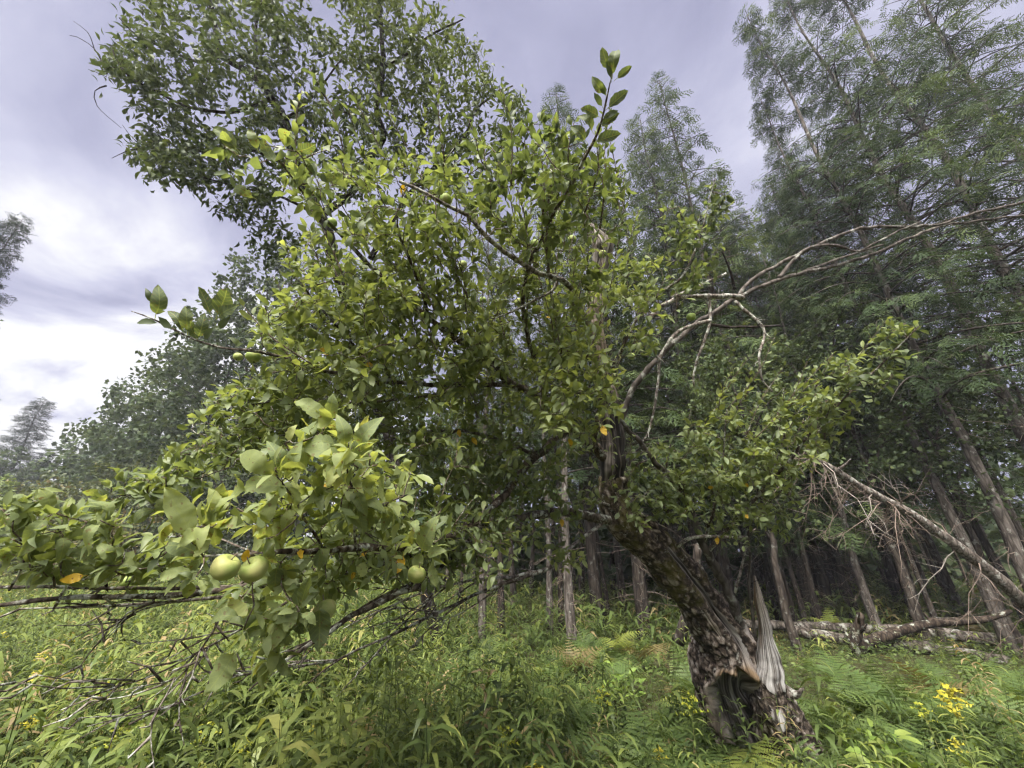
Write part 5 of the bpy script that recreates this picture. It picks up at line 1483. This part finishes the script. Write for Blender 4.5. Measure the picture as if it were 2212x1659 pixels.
# trunks seen under the apple limbs, nearest row
row = [(995, 10.0), (1038, 8.2), (1078, 9.4), (1190, 8.8), (1216, 10.2), (1237, 7.8)]
for k, (u, Y) in enumerate(row):
    conifer((3, 2)[k % 2], 'slim_conifer', ORD[k] + ' slim grey trunk from the left in the near row under the apple limbs', u, Y, H=9.0 + k % 3, group='near trunks under the apple limbs', rz=k * 1.3, slim=0.82)
# dark trunks deeper in the wood, centre
deep = [(965, 14), (1110, 13), (1150, 15), (1262, 12.5), (1285, 14), (1312, 11.5), (1345, 13), (1378, 15), (1402, 12), (1436, 14), (1470, 12.5), (1500, 15), (1535, 11.5), (1566, 13.5), (1592, 11), (1020, 16), (1060, 13.5), (1130, 17), (1205, 16.5), (1240, 15.5), (1330, 17), (1420, 17), (1455, 16), (1520, 17.5)]
deep.sort()
for k, (u, Y) in enumerate(deep):
    conifer((8, 3, 8)[k % 3], 'dark_conifer', ORD[k] + ' trunk from the left in the dark stand behind the apple tree', u, Y, H=8.5 + (k * 37 % 5) * 0.6, group='dark stand behind the apple tree', rz=k * 2.1, lean=0.03 * math.sin(k * 1.7))
# cluster of thin stems right of the silver snag, with the tall hemlock tip above the dead stem
clus = [(1716, 10.2, 165, 3), (1741, 10.0, None, 3), (1768, 10.3, None, 0), (1782, 9.8, None, 3), (1752, 10.8, None, 1)]
for k, (u, Y, vt, kd) in enumerate(clus):
    conifer(kd, 'hemlock', ('tall thin hemlock whose lone tip stands clear against the sky' if k == 0 else ORD[k] + ' stem from the left in the tight clump right of the silver snag'), u, Y, H=None if vt else 8 + k * 0.4, vtop=vt, group='clump right of the silver snag', rz=k * 1.9, slim=0.85)
conifer(3, 'hemlock', 'thin hemlock tip left of the tall apple shoot', 1295, 10.5, vtop=200, rz=0.7, slim=0.9)
conifer(0, 'hemlock', 'dark hemlock behind the dead grey stem and upper apple leaves', 1400, 9.5, vtop=330, rz=2.7)
conifer(0, 'hemlock', 'dark hemlock top just right of the dead grey stem', 1683, 11.5, vtop=430, rz=0.9)
conifer(1, 'hemlock', 'dark hemlock top right of the tall apple shoot', 1582, 11.0, vtop=270, rz=1.9, slim=0.9)
conifer(0, 'hemlock', 'lower hemlock top under the sky gap', 1777, 12.0, vtop=500, rz=3.9)
conifer(3, 'hemlock', 'narrow hemlock spire in the sky gap before the right-hand wood', 1796, 11.0, vtop=385, rz=2.9)
# right-hand wood: leaning stems, heavy boughs
rw = [(1640, 11.5, 480, 1, 0.0), (1850, 11.0, 480, 0, -0.02), (1905, 9.2, 540, 2, -0.03), (1990, 10.5, 400, 1, 0.0), (2040, 8.6, 680, 3, -0.05), (2085, 11.0, 300, 7, -0.03), (2184, 8.0, 185, 6, -0.02), (2230, 9.6, 420, 3, -0.06),
      (2310, 7.4, 20, 7, -0.02), (2330, 8.4, 560, 2, -0.06), (2480, 7.6, -80, 6, 0.0), (2500, 8.4, 640, 0, -0.05), (2690, 7.6, -150, 7, 0.02), (2950, 8.2, -150, 6, 0.0), (1945, 13.5, 470, 1, 0.0), (1690, 14.5, 540, 8, 0.0), (1810, 14.0, 580, 8, 0.0)]
for k, (u, Y, vt, kd, ln) in enumerate(sorted(rw)):
    conifer(kd, 'hemlock', ORD[k] + ' hemlock from the left, by its foot, in the wood right of the apple tree', u, Y, vtop=vt, group='hemlocks of the right-hand wood', rz=k * 1.37, lean=ln, slim=0.9)
# thin grey stems deeper on the right
thin = [(1830, 13), (1880, 15), (1925, 16), (1965, 14), (2010, 15.5), (2060, 13.5), (2105, 16), (2140, 14), (2200, 15), (1660, 17), (1845, 18), (2030, 18)]
for k, (u, Y) in enumerate(sorted(thin)):
    conifer((8, 3)[k % 2], 'thin_conifer', ORD[k] + ' from the left of the thin grey stems deep behind the fallen logs', u, Y, H=8 + k % 4, group='thin stems behind the fallen logs', rz=k * 2.2, lean=-0.04 * ((k * 7) % 3), slim=0.7)
# left side
conifer(5, 'far_conifer', 'far ragged conifer standing above the shrubs at left', -85, 38, vtop=865, rz=0.4, slim=1.2)
conifer(5, 'far_conifer', 'smaller far conifer close left of the ragged one', -190, 40, vtop=935, rz=1.4, slim=1.1)
conifer(5, 'spruce', 'spruce whose dark tip leans into view at the left edge', -520, 10.5, vtop=470, rz=2.0, slim=0.62)

# far woodland that closes the view: one mass
def far_wood():
    r = np.random.default_rng(404)
    a = Acc()
    P_, G_ = [], []
    for u0, u1, Y0, Y1, v0, n in [(-250, 700, 40, 60, 1060, 5000), (600, 1750, 18, 30, 760, 8500), (800, 1750, 16, 26, 1090, 6000), (1650, 2500, 18, 32, 1080, 7000), (1650, 2500, 18, 30, 800, 2500)]:
        u = r.uniform(u0, u1, n)
        Y = r.uniform(Y0, Y1, n)
        z = Y * CT - CAMZ * ST
        Ht = top_z(Y, v0) * (0.8 + 0.35 * vnoise(np.stack([u * 0.02, Y * 0.1, 0 * u], -1), 1.0, 9))
        P_.append(np.stack([(u - 1106) / FU * z, Y, 0.1 + Ht * r.random(n) ** 0.8], -1))
        G_.append(np.clip((0.16 if u0 == 600 or u0 == 800 else 0.36) + 0.3 * vnoise(P_[-1], 0.8, 3) + r.normal(0, 0.12, n), 0, 1))
    P = np.vstack(P_)
    n = len(P)
    put_leaves(a, KITE, P, unit(r.normal(size=(n, 3)) + np.array([0, 0, -0.3])), unit(r.normal(size=(n, 3)) + np.array([0, -0.3, 0.8])), r.uniform(0.3, 0.75, n), np.concatenate(G_), r)
    o = obj('far_woodland', a.mesh('far_woodland', MT['dark_leaf']), kind='stuff')
    tag(o, 'mass of far dark foliage closing the view behind the trunks', 'woodland')


far_wood()

# ------------------------------------------------------------------ fallen wood on the right
def log(name, label, cat, pts, r0, r1, mat, seed, stubs=0, group=None, base_i=0):
    p = np.array(pts, float)
    W = np.array([PZ(*q) for q in p])
    b = W[base_i].copy()
    b[2] = float(ground_z(b[0], b[1]))
    t = thing(name, b, label, cat, group)
    Q = spline(np.column_stack([W - b, np.linspace(r0, r1, len(W))]), 0.10)
    Q[:, :3] += np.stack([vnoise(Q[:, :3], 1.3, k + seed) for k in (1, 2, 3)], -1) * 0.03
    a = Acc()
    tube(a, Q[:, :3], Q[:, 3], 14, 0.16, freq=9)
    obj('trunk', a.mesh('trunk', MT[mat]), t)
    r = np.random.default_rng(seed)
    for k in range(stubs):
        i = r.integers(2, len(Q) - 2)
        d = unit(r.normal(size=3) + np.array([0, -0.3, 0.4]))
        a = Acc()
        L = r.uniform(0.12, 0.45)
        tube(a, np.array([Q[i, :3], Q[i, :3] + d * L * 0.5 + r.normal(0, 0.02, 3), Q[i, :3] + d * L]), [0.03, 0.02, 0.008], 6, 0.2)
        obj('branch_stub', a.mesh('branch_stub', MT[mat]), t)
    return t, Q, b


log('fallen_log', 'long lichen-spotted log lying from the silver snag to the right edge', 'log', [(1600, 1346, 8.2), (1700, 1352, 8.0), (1850, 1358, 7.8), (2000, 1366, 7.5), (2120, 1380, 7.2), (2290, 1396, 6.9)], 0.085, 0.105, 'log_bark', 61, 5)
log('fallen_log', 'paler log lying lower in the grass beneath the long one', 'log', [(1700, 1358, 7.6), (1800, 1378, 7.2), (1950, 1396, 6.9), (2080, 1410, 6.6), (2180, 1428, 6.3)], 0.10, 0.085, 'log_bark', 62, 2)
log('rotten_branch', 'dark curved rotten branch rising across the long log', 'branch', [(1845, 1420, 6.9), (1870, 1392, 6.9), (1930, 1372, 6.9), (2010, 1348, 6.9), (2090, 1342, 6.8), (2150, 1332, 6.7), (2185, 1318, 6.6)], 0.11, 0.03, 'rot_bark', 63, 2)
log('broken_stump', 'upright broken dark stump in front of the crossing logs', 'stump', [(1862, 1432, 6.7), (1850, 1395, 6.7), (1856, 1360, 6.7), (1862, 1328, 6.7)], 0.13, 0.045, 'rot_bark', 64, 3)
t, Q, b = log('leaning_tree', 'dead grey tree leaning from the lower right with dry hanging twigs', 'tree', [(2330, 1395, 5.9), (2212, 1300, 6.0), (2120, 1220, 6.1), (2010, 1140, 6.2), (1900, 1075, 6.3), (1820, 1025, 6.4), (1740, 975, 6.5)], 0.105, 0.035, 'lean_bark', 65, 4)
r = np.random.default_rng(66)
for k in range(46):
    i = r.integers(int(len(Q) * 0.15), len(Q))
    a = Acc()
    L = r.uniform(0.4, 1.3)
    d = unit(np.array([r.normal(-0.15, 0.5), r.normal(0, 0.6), r.uniform(-1.0, -0.1) if r.random() < 0.8 else 0.5]))
    s = np.linspace(0, 1, 6)[:, None]
    pp = Q[i, :3] + d * L * s + np.array([0, 0, -0.3 * L]) * s ** 2 + r.normal(0, 0.025, (6, 3))
    tube(a, pp, np.linspace(0.009, 0.002, 6), 4)
    for _ in range(7):
        q = pp[r.integers(1, 6)]
        e = q + unit(d + r.normal(0, 0.7, 3)) * r.uniform(0.12, 0.5)
        tube(a, np.array([q, (q + e) / 2 + r.normal(0, 0.03, 3), e]), [0.004, 0.003, 0.0012], 3, cap=False)
    obj('dead_twig', a.mesh('dead_twig', MT['dead_twig'] if r.random() < 0.75 else MT['pale_twig']), t)
log('leaning_post', 'short pale leaning dead stem left of the apple trunk', 'stem', [(1462, 1385, 5.2), (1480, 1330, 5.2), (1496, 1280, 5.2), (1506, 1180, 5.3)], 0.075, 0.05, 'forest_bark', 67, 0)

# ------------------------------------------------------------------ ferns, goldenrod, ground cover
def fern_frond(seed, L=0.75, W=0.55, pairs=13, brown=False):
    r = np.random.default_rng(seed)
    a = Acc()
    s = np.linspace(0, 1, 18)
    rise = np.stack([0.30 * L * s + 0.62 * L * s ** 2, 0 * s, 0.92 * L * s - 0.62 * L * s ** 2.4], -1)
    tube(a, rise, np.linspace(0.005, 0.0012, 18), 4, tint=0.7, cap=False)
    T = tangents(rise)
    for i in range(pairs):
        f = 0.34 + 0.66 * (i + 0.3) / pairs
        c = np.array([np.interp(f, s, rise[:, k]) for k in range(3)])
        tt = unit(np.array([np.interp(f, s, T[:, k]) for k in range(3)]))
        l = W * 0.55 * (1 - (f - 0.34) / 0.67) ** 0.85 * r.uniform(0.88, 1.08) + 0.015
        for sg in (-1, 1):
            side = np.array([0, sg, 0])
            d = unit(side + tt * 0.30 + np.array([0, 0, -0.05 + r.normal(0, 0.06)]))
            nrm = unit(np.cross(tt, side) * sg)
            m = max(4, int(l / 0.026))
            for k in range(m):
                g = (k + 0.4) / m
                p = c + d * l * g + np.array([0, 0, -0.16 * l * g * g])
                ll = min(0.17 * l, 0.026) * (1 - 0.75 * g) + 0.004
                for s2 in (-1, 1):
                    e = unit(np.cross(nrm, d) * s2 + d * 0.5)
                    q = p + e * ll
                    w = d * (l / m) * 0.85
                    a.add([p - w * 0.62, p + w * 0.62, q + w * 0.45, q - w * 0.05], [np.array([[0, 1, 2, 3]])], tint=float(np.clip(0.30 + 0.25 * g + r.normal(0, 0.08), 0, 1)))
    return a


FRM_G = [fern_frond(s, 0.80 + 0.06 * s, 0.56 + 0.03 * s, 9 + s) for s in range(4)]
FERN_M = {c: [f.mesh('frond', MT[m_], smooth=False) for f in FRM_G] for c, m_ in (('green', 'fern'), ('brown', 'fern_brown'), ('yellow', 'fern_yellow'))}


def fern(x, y, h, rz, nfr, colour, label, group, r):
    t = thing('fern', (x, y, float(ground_z(x, y))), label, 'fern', group, rz, h)
    for k in range(nfr):
        o = obj('frond', FERN_M[colour][r.integers(0, 4)], t)
        o.rotation_euler = (r.normal(0, 0.3), r.normal(-0.25, 0.28), k * 2 * math.pi / nfr + r.normal(0, 0.35))
        o.scale = (r.uniform(0.8, 1.15),) * 3
        o.location = (r.normal(0, 0.03), r.normal(0, 0.03), 0)


def ground_hit(u, v, h):
    d = ((u - 1106) / FU) * RT + ((829.5 - v) / FU) * UP + FW
    k = (h - CAMZ) / d[2]
    return CAM + d * k


r = np.random.default_rng(501)
SPECIAL = [(1215, 1475, 1.05, 'green', 'bright green fern clump in the open just left of the apple trunk foot'), (1490, 1440, 0.95, 'green', 'arching green fern touching the left side of the apple trunk'), (1330, 1350, 1.0, 'yellow', 'yellow-green fern in front of the near trunk row'),
           (1240, 1385, 0.95, 'brown', 'browning fern left of the yellow-green one under the limbs'), (1400, 1380, 0.9, 'brown', 'rusty fern between the yellow-green fern and the trunk'), (1610, 1600, 0.85, 'yellow', 'yellowing fern right at the foot of the hollow trunk'),
           (1545, 1520, 0.9, 'green', 'fern leaning over the lower left lip of the trunk hollow'), (1385, 1555, 0.9, 'green', 'green fern low in front of the shaded gap by the trunk'), (1240, 1560, 0.9, 'green', 'fern below the bright clump near the bottom edge'),
           (2010, 1470, 0.85, 'brown', 'rusty fern in the grass below the fallen logs'), (1060, 1420, 0.95, 'green', 'dim fern left of the near trunk row'), (1800, 1440, 0.8, 'green', 'fern between the silver snag and the broken stump'), (1700, 1650, 0.85, 'yellow', 'yellow-tipped fern right of the trunk foot at the bottom edge'),
           (330, 1400, 0.7, 'brown', 'dry brown fern patch in the left meadow')]
for u, v, h, c, lab in SPECIAL:
    p = ground_hit(u, v, 0.42 * h)
    fern(p[0], p[1], h * 0.72, r.random() * 6, 6, c, lab, 'ferns around the apple tree', r)
ZN = [(1010, 1480, 1350, 1450, 26), (1080, 1560, 1470, 1660, 36), (1720, 2230, 1430, 1640, 44), (720, 1060, 1360, 1560, 20), (1640, 2200, 1330, 1352, 22)]
MARKS = [('the hollow of the apple trunk', 1590, 1500), ('the foot of the silver snag', 1700, 1560), ('the broken dark stump', 1858, 1390), ('the largest goldenrod plume', 2050, 1500), ('the bright fern clump', 1215, 1475), ('the yellow-green fern under the limbs', 1330, 1350),
         ('the bottom centre goldenrod', 1130, 1630), ('the bottom right lush plant', 1890, 1600), ('the near trunk row', 1100, 1350), ('the low end of the bare branches', 760, 1430), ('the right end of the long log', 2150, 1375)]
FP = []
for u0, u1, v0, v1, n in ZN:
    for k in range(n):
        h = r.uniform(0.36, 0.66)
        u, v = r.uniform(u0, u1), r.uniform(v0, v1)
        p = ground_hit(u, v, 0.4 * h)
        c = 'green' if r.random() < 0.93 else ('brown' if r.random() < 0.6 else 'yellow')
        if np.hypot(p[0] - APPLE_BASE[0], p[1] - APPLE_BASE[1]) < 0.42:
            continue
        dd_ = [math.hypot(u - m_[1], v - m_[2]) for m_ in MARKS]
        k_ = int(np.argmin(dd_))
        side = 'left of' if u < MARKS[k_][1] else 'right of'
        FP.append((k_, side, c, min(dd_), p, h))
FP.sort(key=lambda q: q[:4])
cnt = {}
for k_, side, c, d_, p, h in FP:
    key = (k_, side, c)
    cnt[key] = cnt.get(key, -1) + 1
    word = {'green': 'green', 'brown': 'browning', 'yellow': 'yellowing'}[c]
    fern(p[0], p[1], h, r.random() * 6, int(r.integers(4, 7)), c, '%s nearest %s fern %s %s' % (ORD[cnt[key]], word, side, MARKS[k_][0]), 'ferns around the apple tree', r)


def rod_template(seed, H, nl, ll, droop, tip=0.35, ring=9, sides=4, t4=(0, 0.35, 0.7, 1.0)):
    """a leafy upright stem with narrow arching leaves, foot at the origin"""
    r = np.random.default_rng(seed)
    st, lf = Acc(), Acc()
    bend = r.normal(0, 0.09, 2)
    z = np.linspace(0, H, ring)
    t4 = np.array(t4)
    C = np.stack([bend[0] * (z / H) ** 2 * H, bend[1] * (z / H) ** 2 * H, z], -1)
    tube(st, C, np.linspace(0.0032, 0.0014, ring), sides, cap=False, tint=0.5)
    for k in range(nl):
        f = 0.15 + 0.83 * (k + r.random()) / nl
        c = np.array([np.interp(f * H, z, C[:, i]) for i in range(3)])
        an = k * 2.4 + r.normal(0, 0.3)
        o = np.array([math.cos(an), math.sin(an), 0])
        sd = np.array([-o[1], o[0], 0])
        L = ll * (1 - tip * f) * r.uniform(0.75, 1.2)
        w = L * 0.075
        up, dr = r.uniform(0.45, 0.8), droop * r.uniform(0.7, 1.3)
        ww = np.interp(t4, [0, 0.35, 0.7, 1.0], [0.5, 1.0, 0.75, 0.03]) * w
        ctr = c + o * (L * t4 * 0.85)[:, None] + np.array([0, 0, 1.0]) * (L * (up * t4 - (up * 0.6 + dr) * t4 ** 2))[:, None]
        V = np.concatenate([ctr + sd * ww[:, None] + [0, 0, 0.3 * w], ctr - sd * ww[:, None] + [0, 0, 0.3 * w]])
        nt_ = len(t4)
        i = np.arange(nt_ - 1)[:, None]
        lf.add(V, [np.concatenate([i, i + 1, i + nt_ + 1, i + nt_], 1)], tint=float(np.clip(0.42 + 0.28 * f + r.normal(0, 0.1), 0, 1)))
    return st, lf, C[-1]


def merge(*accs):
    a = Acc()
    for x in accs:
        V = np.concatenate(x.V)
        a.add(V, [f for f in x.F], tint=np.concatenate(x.A['tint']))
    return a


def plume(seed, size, top):
    r = np.random.default_rng(seed)
    a = Acc()
    for k in range(8):
        an = k * 2.4
        f = k / 8
        o = np.array([math.cos(an), math.sin(an), 0])
        b = top + np.array([0, 0, size * (0.9 * f - 0.45)])
        L = size * (0.75 - 0.55 * f)
        for j in range(7):
            g = (j + 1) / 7
            p = b + o * L * g + np.array([0, 0, L * (0.55 * g - 0.35 * g * g)])
            s = 0.0045 + 0.004 * r.random()
            d = r.normal(0, s * 0.7, (4, 3))
            a.add(p + d + np.array([[s, 0, 0], [-s * 0.5, s, 0], [-s * 0.5, -s, 0], [0, 0, s * 1.4]]), [np.array([[0, 1, 2], [0, 1, 3], [1, 2, 3], [2, 0, 3]])], tint=float(r.random()))
    return a


RODS = []
for s in range(4):
    st, lf, top = rod_template(70 + s, 0.82, 38, 0.135, 0.35)
    RODS.append((st.mesh('stem', MT['stem']), lf.mesh('leaves', MT['herb']), plume(80 + s, 0.10, top).mesh('flower_plume', MT['flower']), plume(90 + s, 0.12, top).mesh('bud_plume', MT['bud'])))


def goldenrod(x, y, h, label, group, r, bud=False, fl=1.0):
    k = r.integers(0, 4)
    t = thing('goldenrod', (x, y, float(ground_z(x, y))), label, 'goldenrod', group, r.random() * 6, h / 0.82)
    obj('stem', RODS[k][0], t)
    obj('leaves', RODS[k][1], t, kind='stuff')
    o = obj('bud_plume' if bud else 'flower_plume', RODS[k][3 if bud else 2], t)
    return t


GR = [(2050, 1520, 0.95, 0, 'tall goldenrod with the largest yellow plume, right of the silver snag'), (2080, 1545, 0.85, 0, 'goldenrod just right of the largest yellow plume'), (2020, 1560, 0.7, 1, 'budding goldenrod left below the largest yellow plume'), (2045, 1620, 0.6, 0, 'small goldenrod below the largest plume near the bottom right'),
      (1130, 1640, 0.75, 0, 'goldenrod with yellow plume cut by the bottom edge at centre'), (1275, 1470, 0.8, 1, 'budding goldenrod behind the bright fern clump'), (1480, 1490, 0.85, 1, 'budding goldenrod directly left of the hollow'), (1105, 1555, 0.8, 1, 'green budding goldenrod left of the bottom centre plume'), (1415, 1590, 0.6, 0, 'small goldenrod with a single yellow tuft below the trunk'),
      (60, 1440, 0.75, 0, 'goldenrod with bright plume near the left edge of the meadow'), (240, 1500, 0.75, 0, 'goldenrod with soft plume left of the bare branch tips'), (250, 1478, 0.8, 0, 'small goldenrod plume just above the soft plume'), (100, 1400, 0.75, 0, 'far goldenrod plume below the long left branch'), (165, 1370, 0.8, 0, 'far goldenrod plume right of the one below the long branch'),
      (480, 1335, 0.8, 0, 'goldenrod plume seen between the drooping foreground leaves'), (25, 1360, 0.8, 0, 'far goldenrod plume at the left edge under the branch'), (700, 1545, 0.7, 0, 'goldenrod with dim yellow plume left of centre by the bottom'), (420, 1330, 0.8, 1, 'budding goldenrod under the foreground apple pair'), (310, 1560, 0.75, 1, 'budding goldenrod below the bare branch tips'),
      (560, 1580, 0.7, 1, 'budding goldenrod right of the bare branch tips near the bottom'), (480, 1540, 0.75, 1, 'budding goldenrod beside the dry grass head'), (200, 1470, 0.8, 0, 'goldenrod plume low between the two left plumes'), (95, 1530, 0.7, 0, 'small yellow goldenrod tuft low at left')]
for u, v, h, b_, lab in GR:
    p = ground_hit(u, v, h)
    goldenrod(p[0], p[1], h, lab, 'goldenrod in the meadow', r, bool(b_))

# broad leaved lush plant, bottom right
for (u, v, lab) in [(1890, 1600, 'lush yellow-green broad-leaved plant at the bottom right'), (1935, 1650, 'lower lush broad-leaved plant at the bottom edge right of the trunk'), (2000, 1640, 'small broad-leaved plant under the goldenrods at bottom right'), (1340, 1440, 'dark broad-leaved seedling between the ferns by the trunk')]:
    p = ground_hit(u, v, 0.35)
    t = thing('leafy_plant', (p[0], p[1], float(ground_z(p[0], p[1]))), lab, 'plant', 'broad-leaved plants by the trunk', r.random() * 6)
    a = Acc()
    sa = Acc()
    for s in range(6):
        d = unit(np.array([r.normal(0, 0.5), r.normal(0, 0.5), 1.0]))
        C = np.linspace(0, 1, 6)[:, None] * d * r.uniform(0.3, 0.5) + r.normal(0, 0.01, (6, 3))
        tube(sa, C, np.linspace(0.004, 0.002, 6), 4, tint=0.5)
        n = 9
        i0 = r.integers(2, 6, n)
        an = r.random(n) * 6.28
        ax = unit(np.stack([np.cos(an), np.sin(an), r.uniform(0, 0.5, n)], -1))
        put_leaves(a, APPLE_FAR, C[i0], ax, unit(np.array([0, 0, 1.0]) + r.normal(0, 0.25, (n, 3))), r.uniform(0.08, 0.15, n), r.uniform(0.2, 0.9, n), r)
    obj('stems', sa.mesh('stems', MT['stem']), t)
    obj('leaves', a.mesh('leaves', MT['lush_leaf']), t)

# dry grass head
p = ground_hit(580, 1555, 0.5)
a = Acc()
t = thing('dry_grass', (p[0], p[1], float(ground_z(p[0], p[1]))), 'single straw-coloured dry grass head in the meadow', 'grass')
C = spline(np.array([(0, 0, 0), (0.03, 0, 0.3), (0.12, 0, 0.56)]), 0.05)
tube(a, C, 0.0018, 4)
obj('stalk', a.mesh('stalk', MT['dry_grass']), t)
a = Acc()
put_leaves(a, LANCE, C[-4:][r.integers(0, 4, 26)] + r.normal(0, 0.012, (26, 3)), unit(np.array([0.5, 0, 1]) + r.normal(0, 0.35, (26, 3))), unit(r.normal(size=(26, 3))), r.uniform(0.03, 0.06, 26), r.random(26), r)
obj('seed_head', a.mesh('seed_head', MT['dry_grass']), t)


def ground_cover():
    r = np.random.default_rng(601)
    tall = [merge(*rod_template(110 + s, 0.98, 28, 0.190, 0.38, ring=5, sides=3)[:2]) for s in range(4)] + [merge(*rod_template(120 + s, 0.80, 16, 0.32, 0.55, ring=5, sides=3)[:2]) for s in range(2)]
    cheap = [merge(*rod_template(130 + s, 0.92, 15, 0.21, 0.36, ring=4, sides=3, t4=(0, 0.45, 1.0))[:2]) for s in range(3)]
    far_low = [merge(*rod_template(150 + s, 0.28, 7, 0.17, 0.45, tip=0.2, ring=2, sides=3, t4=(0, 0.45, 1.0))[:2]) for s in range(3)]
    low = [merge(*rod_template(140 + s, 0.28, 12, 0.15, 0.45, tip=0.2, ring=3, sides=3, t4=(0, 0.45, 1.0))[:2]) for s in range(3)]

    def tp(a):
        return np.concatenate(a.V), [np.concatenate([f for f in a.F])], np.concatenate(a.A['tint']) - 0.5

    def spread(acc, tpls, P, s, tint):
        n = len(P)
        az = r.random(n) * 6.28
        til = r.normal(0, 0.16, (n, 2))
        up = unit(np.stack([til[:, 0] + 0.06, til[:, 1], np.ones(n)], -1))
        x = np.stack([np.cos(az), np.sin(az), 0 * az], -1)
        x = unit(x - up * (x * up).sum(1, keepdims=True))
        R = np.stack([x, np.cross(up, x), up], -1)
        k = r.integers(0, len(tpls), n)
        tint = np.where(r.random(n) < 0.05, 1.0, tint)                  # withered stems
        for i, T in enumerate(tpls):
            mk = k == i
            TV, TF, tv = tp(T)
            scatter(acc, TV, TF, P[mk], R[mk], s[mk], tint[mk], tv)

    def region(n, y0, y1, pw=1.0):
        Y = (y0 ** pw + (y1 ** pw - y0 ** pw) * r.random(n)) ** (1 / pw)
        X = r.uniform(-1.45, 1.45, n) * (Y + 0.6)
        far = np.hypot(X - APPLE_BASE[0], Y - APPLE_BASE[1]) > 0.42
        return X[far], Y[far]

    a = Acc()
    X, Y = region(2600, 1.7, 5.0, 2)
    dist = np.hypot(X, Y)
    meadow = sstep(1.0, -0.8, X + 0.25 * (Y - 3))                       # taller, yellower meadow on the left
    patch = vnoise(np.stack([X, Y, 0 * X], -1), 1.3, 61)
    ok = (dist > 1.9) & (r.random(len(X)) < (0.30 + 0.55 * meadow) * (0.75 + 0.55 * patch))
    X, Y, meadow, patch = X[ok], Y[ok], meadow[ok], patch[ok]
    P = np.stack([X, Y, ground_z(X, Y)], -1)
    spread(a, tall, P, r.uniform(0.55, 1.05, len(X)) * (0.80 + 0.36 * meadow) * (1 + 0.32 * patch), np.clip(0.16 + 0.24 * meadow + 0.26 * vnoise(P, 0.9, 8) + 0.10 * patch + r.normal(0, 0.12, len(X)), 0.03, 0.9))
    X, Y = region(3600, 5.0, 15.0, 1.5)
    meadow = sstep(0.8, -1.5, X + 0.10 * (Y - 5))
    patch = vnoise(np.stack([X, Y, 0 * X], -1), 0.8, 62)
    ok = r.random(len(X)) < (0.42 + 0.55 * meadow) * (0.85 + 0.5 * patch)
    X, Y, meadow, patch = X[ok], Y[ok], meadow[ok], patch[ok]
    P = np.stack([X, Y, ground_z(X, Y)], -1)
    spread(a, cheap, P, r.uniform(0.6, 1.15, len(X)) * np.where(X > 0.42 * Y, 0.42, 0.85 + 0.30 * meadow) * (1 + 0.25 * patch), np.clip(0.20 + 0.26 * meadow + 0.25 * vnoise(P, 0.7, 8) + r.normal(0, 0.13, len(X)), 0.03, 0.95))
    X, Y = region(4000, 1.7, 9.0, 1.4)
    P = np.stack([X, Y, ground_z(X, Y)], -1)
    spread(a, low, P, r.uniform(0.5, 1.3, len(X)) * np.where((X > 1.2) & (Y > 4.5), 0.6, 1.0), np.clip(0.15 + 0.3 * vnoise(P, 1.1, 18) + r.normal(0, 0.13, len(X)), 0.03, 0.95))
    X, Y = region(5600, 8.0, 26.0, 1.2)
    P = np.stack([X, Y, ground_z(X, Y)], -1)
    spread(a, far_low, P, r.uniform(1.2, 3.0, len(X)) * np.where((X > 0.42 * Y) & (Y < 9.5), 0.5, 1.0), np.clip(0.34 + 0.3 * vnoise(P, 0.6, 18) + r.normal(0, 0.12, len(X)), 0.05, 0.95))
    o = obj('ground_cover', a.mesh('ground_cover', MT['herb']), kind='stuff')
    tag(o, 'dense green herbs and grasses covering the meadow and wood floor', 'plants')
    # small round herb leaves low down
    b = Acc()
    X, Y = region(15000, 1.7, 9.0, 1.5)
    P = np.stack([X, Y, ground_z(X, Y) + r.uniform(0.03, 0.30, len(X))], -1)
    n = len(P)
    an = r.random(n) * 6.28
    put_leaves(b, BROAD[2:], P, np.stack([np.cos(an), np.sin(an), r.uniform(-0.3, 0.3, n)], -1), unit(np.array([0, -0.1, 1.0]) + r.normal(0, 0.35, (n, 3))), r.uniform(0.03, 0.075, n), np.clip(0.18 + 0.25 * vnoise(P, 1.5, 28) + r.normal(0, 0.14, n), 0.02, 0.9), r)
    o = obj('low_herbs', b.mesh('low_herbs', MT['herb']), kind='stuff')
    tag(o, 'small rounded herb leaves close to the soil between the ferns', 'plants')


ground_cover()
tot = sum(sum(len(p.vertices) - 2 for p in o.data.polygons) for o in SC.objects if o.type == 'MESH' and False)
print('objects', len(SC.objects), 'faces in unique meshes', sum(len(m.polygons) for m in bpy.data.meshes))


# ------------------------------------------------------------------ haze volume added to mimic lens glare and lift blacks
def glare_haze():
    a = Acc()
    x0, x1, y0, y1, z0, z1 = -95, 80, -15, 90, -1.5, 27
    V = np.array([(x, y, z) for z in (z0, z1) for y in (y0, y1) for x in (x0, x1)], float)
    a.add(V, [np.array([[0, 2, 3, 1], [4, 5, 7, 6], [0, 1, 5, 4], [2, 6, 7, 3], [0, 4, 6, 2], [1, 3, 7, 5]])])
    m = M('glare_haze')
    v = N(m, 'ShaderNodeVolumePrincipled', {'Color': (0.88, 0.91, 1.0, 1), 'Density': GLARE_HAZE, 'Anisotropy': 0.25})
    o = N(m, 'ShaderNodeOutputMaterial')
    m.node_tree.links.new(v.outputs[0], o.inputs['Volume'])
    ob = obj('glare_haze', a.mesh('glare_haze', m, smooth=False), kind='stuff')


GLARE_HAZE = 0.0019
glare_haze()
